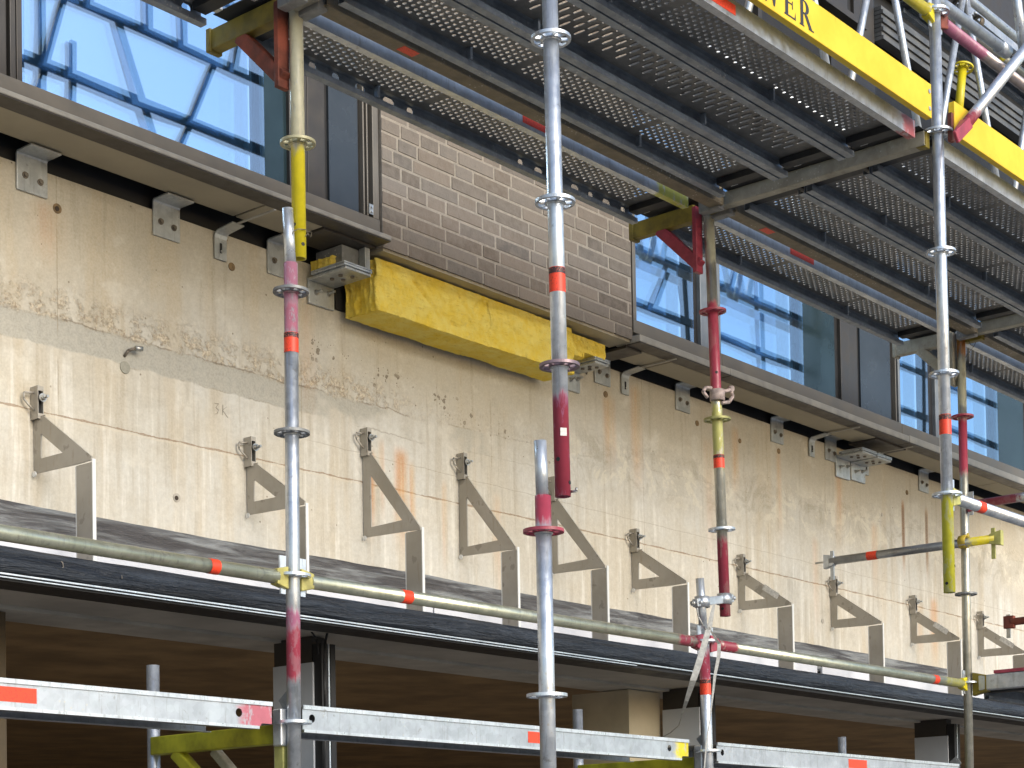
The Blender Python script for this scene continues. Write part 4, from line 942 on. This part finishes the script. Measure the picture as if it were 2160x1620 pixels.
for bi, (bx, bn) in enumerate(bays):
    if bi > 0:
        for r_ in range(3):
            kd = kinds[bi][r_]
            lab = 'overhead %s plank, %s of three in the %s' % ('slotted' if kd == 'slots' else 'perforated', rown[r_], bn)
            kw = {}
            if r_ == 0: kw['out_mat'] = 'deck_side'
            if r_ == 0 and bi == 1: kw['sticker'] = (4.98, 5.30); kw['end_paint'] = (6.53, 6.605, (.40, .10, .11))
            plank(bx+.072, YP[r_], ZD, kd, lab, **kw)
    pl = plank(bx+.072, 4.478, ZD, 'dots', 'narrow overhead perforated plank beside the wall, in the %s' % bn, out_mat='deck_side', holes=HOLE_X if bi == 1 else ([(3.9, .02), (4.02, .02)] if bi == 0 else False), sticker=(5.475, 5.63) if bi == 1 else ((7.5, 7.72) if bi == 2 else None), end_paint=(6.40, 6.605, (.45, .46, .06)) if bi == 1 else None)
plank(XR+.072, 4.535, 5.082, 'dots', 'deck plank of the lift above, edge on in the top right corner', out_mat='deck_side')
# ledgers under the wall side of the main deck, with the plank ends hooked on
BROWN = ((0.34, 0.30, 0.21), (0.24, 0.21, 0.15))
M['brown_beam'] = galv('warm_lit_beam', (0.24, 0.195, 0.125), (0.15, 0.125, 0.085), 0.15, 0.6)  # beam steel coloured brown for the warm light from below
for a_, b_, lab, stx in ((1.6748, XL, 'brown beam along the wall side of the overhead deck, off to the left', None), (XL, XM, 'long brown beam between the wall side plank and the main deck, middle bay', (4.66, 4.74)), (XM, XR, 'brown beam between the wall side plank and the main deck, right bay', (7.08, 7.16)), (XR, XN, 'brown beam of the overhead deck with a yellow end, far right', None)):
    t = thing('deck_beam', ((a_+b_)/2, 4.43, 3.03), lab, 'scaffold beam', 'long beams under the wall side of the deck')
    MB().box(a_+.05, b_-.05, 4.345, 4.412, 3.012, 3.020).box(a_+.05, b_-.05, 4.345, 4.351, 3.0205, 3.098).box(a_+.05, b_-.05, 4.406, 4.412, 3.0205, 3.098).build('channel', M['brown_beam'], t, .0015)
    for xx in (a_+.045, b_-.045): MB().box(xx-.022, xx+.022, 4.36, 4.47, 3.00, 3.075).build('end_head', M['dullyellow'] if (a_ == XR and xx < 10) else M['galv_dark'], t, .004)
    if stx: MB().box(stx[0], stx[1], 4.352, 4.392, 3.0105, 3.0115).build('sticker', M['orange_label'], t)
# transoms (U beams)
def transom(X, y0, y1, label, mat='galv_dark', z=3.055, m2=None):
    t = thing('cross_beam', (X, (y0+y1)/2, z-.03), label, 'scaffold beam', 'cross beams under the deck')
    MB().box(X-.026, X-.022, y0+.03, y1-.03, z-.034, z+.026).box(X+.022, X+.026, y0+.03, y1-.03, z-.034, z+.026).box(X-.0218, X+.0218, y0+.03, y1-.03, z-.034, z-.030).build('channel', M[mat], t, .0015)
    MB().box(X-.070, X+.070, y0+.03, y1-.14, z+.028, z+.031).build('sky_gap_cover', M['cap_dark'], t)  # added dark strip that hides the sky in the joint between planks
    for y, s in ((y0, 1), (y1, -1)):
        hd = MB().bar((X, y+s*.026, z-.004), (X, y+s*.075, z-.004), .034, .078, (0, 0, 1), .046, .06).build('wedge_head', M[m2 or mat], t, .004)
    return t
M['olive_metal'] = galv('dusty_beam', (0.42, 0.40, 0.33), (0.28, 0.265, 0.21), 0.2, 0.55)
transom(XM, YO, YI, 'dusty cross beam under the deck joint, between pale inner pole and far front pole', 'olive_metal', m2='dullyellow')
transom(XR, YO, YI, 'dusty cross beam with a red end at the far right inner pole', 'olive_metal', m2='rustred')
transom(XL, YO, YI, 'cross beam over the left yellow ended pole', 'olive_metal')
def console(X, label, m_arm, m_strut, z=3.04, yend=4.865, post=False, drop=.26):
    t = thing('console_bracket', (X, YI, z-drop), label, 'scaffold bracket', 'console brackets carrying the wall side planks')
    MB().bar((X, YI+.045, z-.006), (X, yend, z-.006), .046, .074).build('arm', M[m_arm], t, .004)
    MB().box(X-.026, X+.026, YI+.03, YI+.052, z-drop-.02, z+.02).build('back_post', M[m_strut], t, .003)
    MB().bar((X, YI+.03, z-drop+.01), (X, yend-.14, z-.035), .042, .052).build('strut', M[m_strut], t, .004)
    MB().box(X-.070, X+.070, YI+.02, yend-.07, z+.044, z+.047).build('sky_gap_cover', M['cap_dark'], t)  # added strip again, hiding the sky between the wall side plank ends
    MB().box(X-.030, X+.030, yend-.004, yend+.02, z-.05, z+.035).build('end_plate', M[m_arm], t, .004)
    return t
console(XL, 'rusty red and yellow console bracket at the top left inner pole', 'dullyellow', 'rustred')
console(XM, 'yellow console bracket with a dark red strut at the pale inner pole', 'dullyellow', 'red_paint')
console(XR, 'grey brown console bracket at the far right inner pole', 'olive_metal', 'olive_metal')
# toe boards
def toeboard(x0, x1, label, text=False):
    t = thing('toe_board', ((x0+x1)/2, 3.3, 3.07), label, 'toe board', 'yellow toe boards')
    MB().box(x0, x1, 3.285, 3.313, 3.066, 3.205).build('board', M['yellow_board'], t, .0025)
    for z in (3.10, 3.17): MB().disc((x1-.02, 3.283, z), (0, 1, 0), .009, .003, 10).build('rivet', M['galv_bright'], t)
    if text:
        S = []
        def st(pts): S.append(pts)
        zb_, H = 3.090, .098
        def E_(x, w):
            st([(x, 0), (x+.020, 0), (x+.020, H), (x, H)]); st([(x-.006, 0), (x+w, 0), (x+w, .006), (x-.006, .006)]); st([(x+w-.007, 0), (x+w+.003, 0), (x+w+.001, .028)])
            st([(x-.006, H-.006), (x+w-.004, H-.006), (x+w-.004, H), (x-.006, H)]); st([(x+w-.012, H), (x+w-.004, H), (x+w-.004, H-.024)]); st([(x+.020, H*.49), (x+w-.016, H*.49), (x+w-.016, H*.49+.005), (x+.020, H*.49+.005)]); st([(x+w-.022, H*.34), (x+w-.016, H*.34), (x+w-.016, H*.66), (x+w-.022, H*.60)])
        def R_(x):
            st([(x, 0), (x+.020, 0), (x+.020, H), (x, H)]); st([(x-.006, 0), (x+.026, 0), (x+.026, .005), (x-.006, .005)]); st([(x-.006, H-.005), (x+.03, H-.005), (x+.03, H), (x-.006, H)])
            n = 14; out = []; inn = []
            for i in range(n+1):
                a = math.pi/2-math.pi*i/n; out.append((x+.028+.032*math.cos(a), H*.74+.0255*math.sin(a))); inn.append((x+.028+.012*math.cos(a), H*.74+.0195*math.sin(a)))
            for i in range(n): st([out[i], out[i+1], inn[i+1], inn[i]])
            st([(x+.020, H*.475), (x+.030, H*.475), (x+.030, H*.475+.006), (x+.020, H*.475+.006)]); st([(x+.026, H*.49), (x+.048, H*.49), (x+.084, 0), (x+.062, 0)]); st([(x+.056, 0), (x+.092, 0), (x+.092, .005), (x+.056, .005)])
        def W_(x):
            st([(x, H), (x+.022, H), (x+.052, 0), (x+.044, 0)]); st([(x+.044, 0), (x+.052, 0), (x+.078, H), (x+.070, H)]); st([(x+.058, H), (x+.080, H), (x+.106, 0), (x+.098, 0)]); st([(x+.098, 0), (x+.106, 0), (x+.130, H), (x+.122, H)])
            st([(x-.008, H-.005), (x+.03, H-.005), (x+.03, H), (x-.008, H)]); st([(x+.112, H-.005), (x+.14, H-.005), (x+.14, H), (x+.112, H)])
        E_(5.502, .068); R_(5.606); W_(5.325)
        b = MB()
        for k, poly in enumerate(S): b.prism([(q[0], 3.2838-.00002*k, zb_-.006+q[1]) for q in poly], (0, .0008, 0))
        b.build('lettering', M['black_paint'], t)
    return t
toeboard(4.25, 6.625, 'bright yellow toe board with black serif lettering ending WER, left of the far front pole', True)
toeboard(6.83, 9.25, 'plain pale yellow toe board right of the far front pole')
# lower decks beside the wall
LZ = .628
def lowdeck(x0, x1, label, rp=None, st=None, hole=True, lp=None):
    t = thing('deck_plank', ((x0+x1)/2, 4.66, LZ-.1), label, 'scaffold deck', 'steel deck planks')
    poly = [(x0, 4.50, LZ-.092), (x1-.06, 4.50, LZ-.092), (x1-.045, 4.50, LZ-.072), (x1, 4.50, LZ-.072), (x1, 4.50, LZ), (x0, 4.50, LZ)]
    def circ(cx, cz, r=.0145): return [(cx+r*math.cos(6.283*i/14), 4.50, cz+r*math.sin(6.283*i/14)) for i in range(14)]
    hl = [circ(x1-.145, LZ-.042)]+([circ(x0+.045, LZ-.042)] if lp else [])
    wm = M['deck_side'] if not rp else painted('deck_paint', [(rp[0], x1+.05, rp[1], .35)], 'x', ((0.60, 0.64, 0.69), (0.42, 0.45, 0.49)), .03)
    web = MB().prism(poly, (0, .003, 0), hl).build('side_web', wm, t)
    MB().box(x0, x1, 4.494, 4.500, LZ-.012, LZ+.002).build('top_bead', M['galv_bright'], web)
    MB().box(x0, x1-.062, 4.492, 4.4995, LZ-.092, LZ-.082).build('bottom_bead', M['galv_bright'], web)
    MB().box(x0, x1, 4.504, 4.80, LZ-.008, LZ-.004).build('deck_sheet', M['deck'], t)
    MB().box(x0, x1-.07, 4.503, 4.53, LZ-.092, LZ-.089).build('lip', M['deck_rail'], t)
    MB().box(x0, x1-.03, 4.802, 4.806, LZ-.082, LZ).box(x0, x1-.03, 4.775, 4.8018, LZ-.082, LZ-.079).build('rear_rail', M['deck_side'], t)
    MB().box(x0+.1, x1-.1, 4.60, 4.70, LZ-.060, LZ-.010).build('rib', M['galv_dark'], t)
    if st: MB().box(st[0], st[1], 4.4982, 4.4998, LZ-.066, LZ-.022).build('sticker', M['orange_label'], t)
    return t
xa = at(573, 1500, Y=4.5).x
M['pinkpaint'] = plain('faded_red_paint', (.42, .10, .13), .5, 0, .3, 14)
lowdeck(1.75, xa, 'lower silver deck plank with a red painted end, left of the left pole', (xa-.13, (.46, .13, .17)), (2.95, at(77, 1500, Y=4.5).x))
x0 = at(638, 1510, Y=4.5).x; x1 = at(1452, 1580, Y=4.5).x
lowdeck(x0, x1, 'lower silver deck plank with a yellow painted end, left of the strapped pole', (x1-.09, YEL), (at(1114, 1560, Y=4.5).x, at(1140, 1560, Y=4.5).x), lp=True)
x0 = at(1512, 1585, Y=4.5).x; lowdeck(x0, XR-.1, 'lower silver deck plank right of the strapped pole', None, (at(1790, 1610, Y=4.5).x, at(1828, 1610, Y=4.5).x), lp=True)
for X, ybot, lab, mm in ((4.20, 5.23, 'lower yellow console bracket with a round post, left of the left pole', 'ylw'), (6.73, 5.23, 'lower console bracket with a round post, left of the strapped pole', 'g'), (9.22, 5.23, 'lower console bracket with a round post, left of the far right inner pole', 'g')):
    t = thing('console_bracket', (X, YI, .2), lab, 'scaffold bracket', 'console brackets carrying the wall side planks')
    ma = M['lime_dark'] if 'lime_dark' in M else M.setdefault('lime_dark', plain('dull_lime_paint', (.34, .33, .02), .5, 0, .35, 10, .1))
    MB().bar((X, YI+.05, .530), (X, 5.22, .530), .05, .066).build('arm', ma, t, .004)
    MB().bar((X, 5.10, .50), (X, YI+.05, .05), .045, .045).build('strut', ma, t, .006)
    MB().bar((X+.05, 4.95, .50), (X+.05, YI+.03, .12), .035, .035).build('brace', M['olive_metal'], t, .006)
    MB().box(X-.026, X+.026, YI+.03, YI+.075, -.3, .60).build('back_post', M['lime'] if mm == 'ylw' else M['olive_metal'], t, .003)
    MB().tube((X, 5.23, -.3), (X, 5.23, .828), TR*.98, n=24, hollow=.003).build('post', M['galv'], t)
    MB().box(X-.045, X+.01, YI+.018, YI+.060, .485, .612).build('wedge_head', M['galv'], t, .005)
    MB().bar((X, YI+.025, .62), (X, YI+.055, .66), .004, .05).build('clip', M['galv_dark'], t)
# right: grey beam with yellow head leaving the far inner pole toward the street
t = thing('cross_beam', (XR, 3.9, 1.04), 'thick grey cross beam with a yellow head at the bottom right', 'scaffold beam', 'cross beams under the deck')
MB().bar((XR+.01, YI-.07, 1.078), (XR+.01, YO, 1.078), .05, .085).build('beam', M['galv'], t, .006)
MB().bar((XR+.01, YI-.03, 1.075), (XR+.01, YI-.12, 1.075), .036, .13, (0, 0, 1), .052, .09).build('wedge_head', M['dullyellow'], t, .004)
MB().box(XR-.01, XR+.03, YO, YI-.16, 1.124, 1.142).build('top_strip', M['red_paint'], t)
# plank filling the dark area beneath that beam
plank(XR+.05, 4.10, 1.06, 'dots', 'steel deck plank low at the bottom right edge behind the grey cross beam', out_mat='galv_dark')

# ================================================================ OPPOSITE BUILDING (what the windows reflect)
def fr(px, py):
    v = at(px, py, Y=17.62); return v.x, 10.66-v.y+0.0, v.z
YF = 2*5.345-17.62
op = thing('steel_frame_hall', (20, YF, GZ), 'dark steel frame of the building across the street, seen mirrored in the windows', 'building')
M['frame_steel'] = plain('dark_frame_steel', (0.015, 0.03, 0.04), 0.4, 0.2, 0.15, 2)
for z, hgt in ((9.78, .13), (10.72, .11), (12.4, .2), (11.55, .08)):
    MB().box(-10, 60, YF-.06, YF-.01, z-hgt/2, z+hgt/2).build('beam', M['frame_steel'], op)
sl = [((12.50, 9.3), (12.92, 10.70)), ((13.02, 9.3), (13.04, 10.2)), ((14.30, 9.3), (13.71, 10.70)), ((14.62, 9.3), (15.25, 10.70)), ((16.19, 9.3), (16.19, 10.75)), ((14.2, 10.75), (14.2, 11.5)), ((14.75, 10.75), (14.75, 11.5)), ((15.6, 10.75), (15.75, 11.5)), ((13.3, 10.75), (13.3, 11.5))]
for X in (8.9, 3.7, -1.5, 17.7):
    sl += [((X, 9.3), (X+.42, 10.7)), ((X+1.8, 9.3), (X+1.2, 10.7)), ((X+2.1, 9.3), (X+2.75, 10.7)), ((X+3.7, 9.3), (X+3.7, 10.75)), ((X+1.7, 10.75), (X+1.7, 11.5)), ((X+3.0, 10.75), (X+3.1, 11.5))]
sl += [((28.45, 9.3), (28.4, 12.3)), ((34.8, 9.3), (34.9, 12.3)), ((25.0, 9.8), (25.5, 10.7)), ((27.4, 10.75), (27.9, 11.7)), ((26.0, 9.3), (25.9, 10.7)), ((41.5, 9.3), (41.5, 12.3)), ((47, 9.3), (47, 12.3))]
for (xa_, za), (xb, zb_) in sl:
    MB().bar((xa_, YF-.05, za), (xb, YF-.05, zb_), .085, .04, (0, 1, 0)).build('post', M['frame_steel'], op)
for x in (-9, 3, 31, 45, 59): MB().box(x-.15, x+.15, YF-.3, YF, GZ, 12.4).build('column', M['frame_steel'], op)

pm = MB(); o3 = at(453, 872, Y=5.5985)
def pl(pts):
    pm.path([Vector((o3.x+u*.001, 5.5985, o3.z+v*.001)) for u, v in pts], .0009, 5)
pl([(0, 42), (22, 44), (6, 26), (20, 18), (14, 2), (2, -2)]); pl([(44, 44), (40, 0)]); pl([(66, 40), (42, 22), (70, -4)])
pm.build('pencil_mark', M['pencil'] if 'pencil' in M else plain('pencil_grey', (.30, .27, .22), .9), wall)

w1 = [at(x, y, Y=YI-.03) for x, y in ((614, 500), (618, 489), (628, 483), (645, 484), (650, 492), (644, 499))]
t = thing('tie_wire', w1[0], 'thin rusty tie wire looped round the yellow pole end', 'wire'); MB().path(w1, .0015, 5).build('wire', M['rustbolt'], t)
w1 = [at(x, y, Y=5.40) for x, y in ((652, 497), (648, 488), (658, 490), (655, 500))]
t = thing('wire_hook', w1[0], 'small pale wire hook at the end of the short left soffit board', 'wire'); MB().path(w1, .002, 5).build('wire', M['bronze_light'], t)
w1 = [at(x, y, Y=YI-.05) for x, y in ((2043, 718), (2048, 728), (2054, 731), (2062, 715))]
w2 = [at(x, y, Y=YI-.05) for x, y in ((2054, 731), (2045, 742), (2036, 754))]
t = thing('tie_wire', w1[0], 'thin dark tie wire hanging against the sky reflection beside the orange topped pole', 'wire'); MB().path(w1, .0015, 5).path(w2, .0015, 5).build('wire', M['black'], t)
w1 = [at(x, y, Y=5.58) for x, y in ((640, 1322), (655, 1330), (668, 1348), (672, 1380))]
w2 = [at(x, y, Y=5.56) for x, y in ((697, 1310), (692, 1330), (687, 1350), (684, 1400), (686, 1500), (684, 1640))]
t = thing('black_cable', w2[0], 'black cables running down the post of the left boarded pier', 'cable'); MB().path(w1, .004, 6).path(w2, .006, 6).build('cable', M['black'], t)

st_ = MB(); a0 = at(131, 1190, Y=5.205)
st_.path([a0+Vector((-.004, 0, .008)), a0+Vector((.003, 0, .006)), a0+Vector((.004, 0, -.004)), a0+Vector((.006, 0, -.010)), a0+Vector((0, 0, -.012))], .0014, 5)
a0 = at(257, 1217, Y=5.205); st_.path([a0+Vector((0, 0, .006)), a0+Vector((.001, 0, -.006))], .0012, 5)
st_.build('chalk_mark', M['mortar'], ledge)

t = thing('scaffold_tube', (6.8, 3.42, 3.70), 'light silver tube sloping down to the brace joint in the top right corner', 'scaffold tube', 'horizontal scaffold tubes')
MB().tube((5.6, 3.43, 3.70), (7.60, 3.40, 3.716), TR, n=24).build('tube', painted('bright_tube', [], 'x', BR_), t)
MB().tube((7.53, 3.401, 3.7155), (7.61, 3.40, 3.716), TR+.006, n=20).build('collar', M['galv_bright'], t)
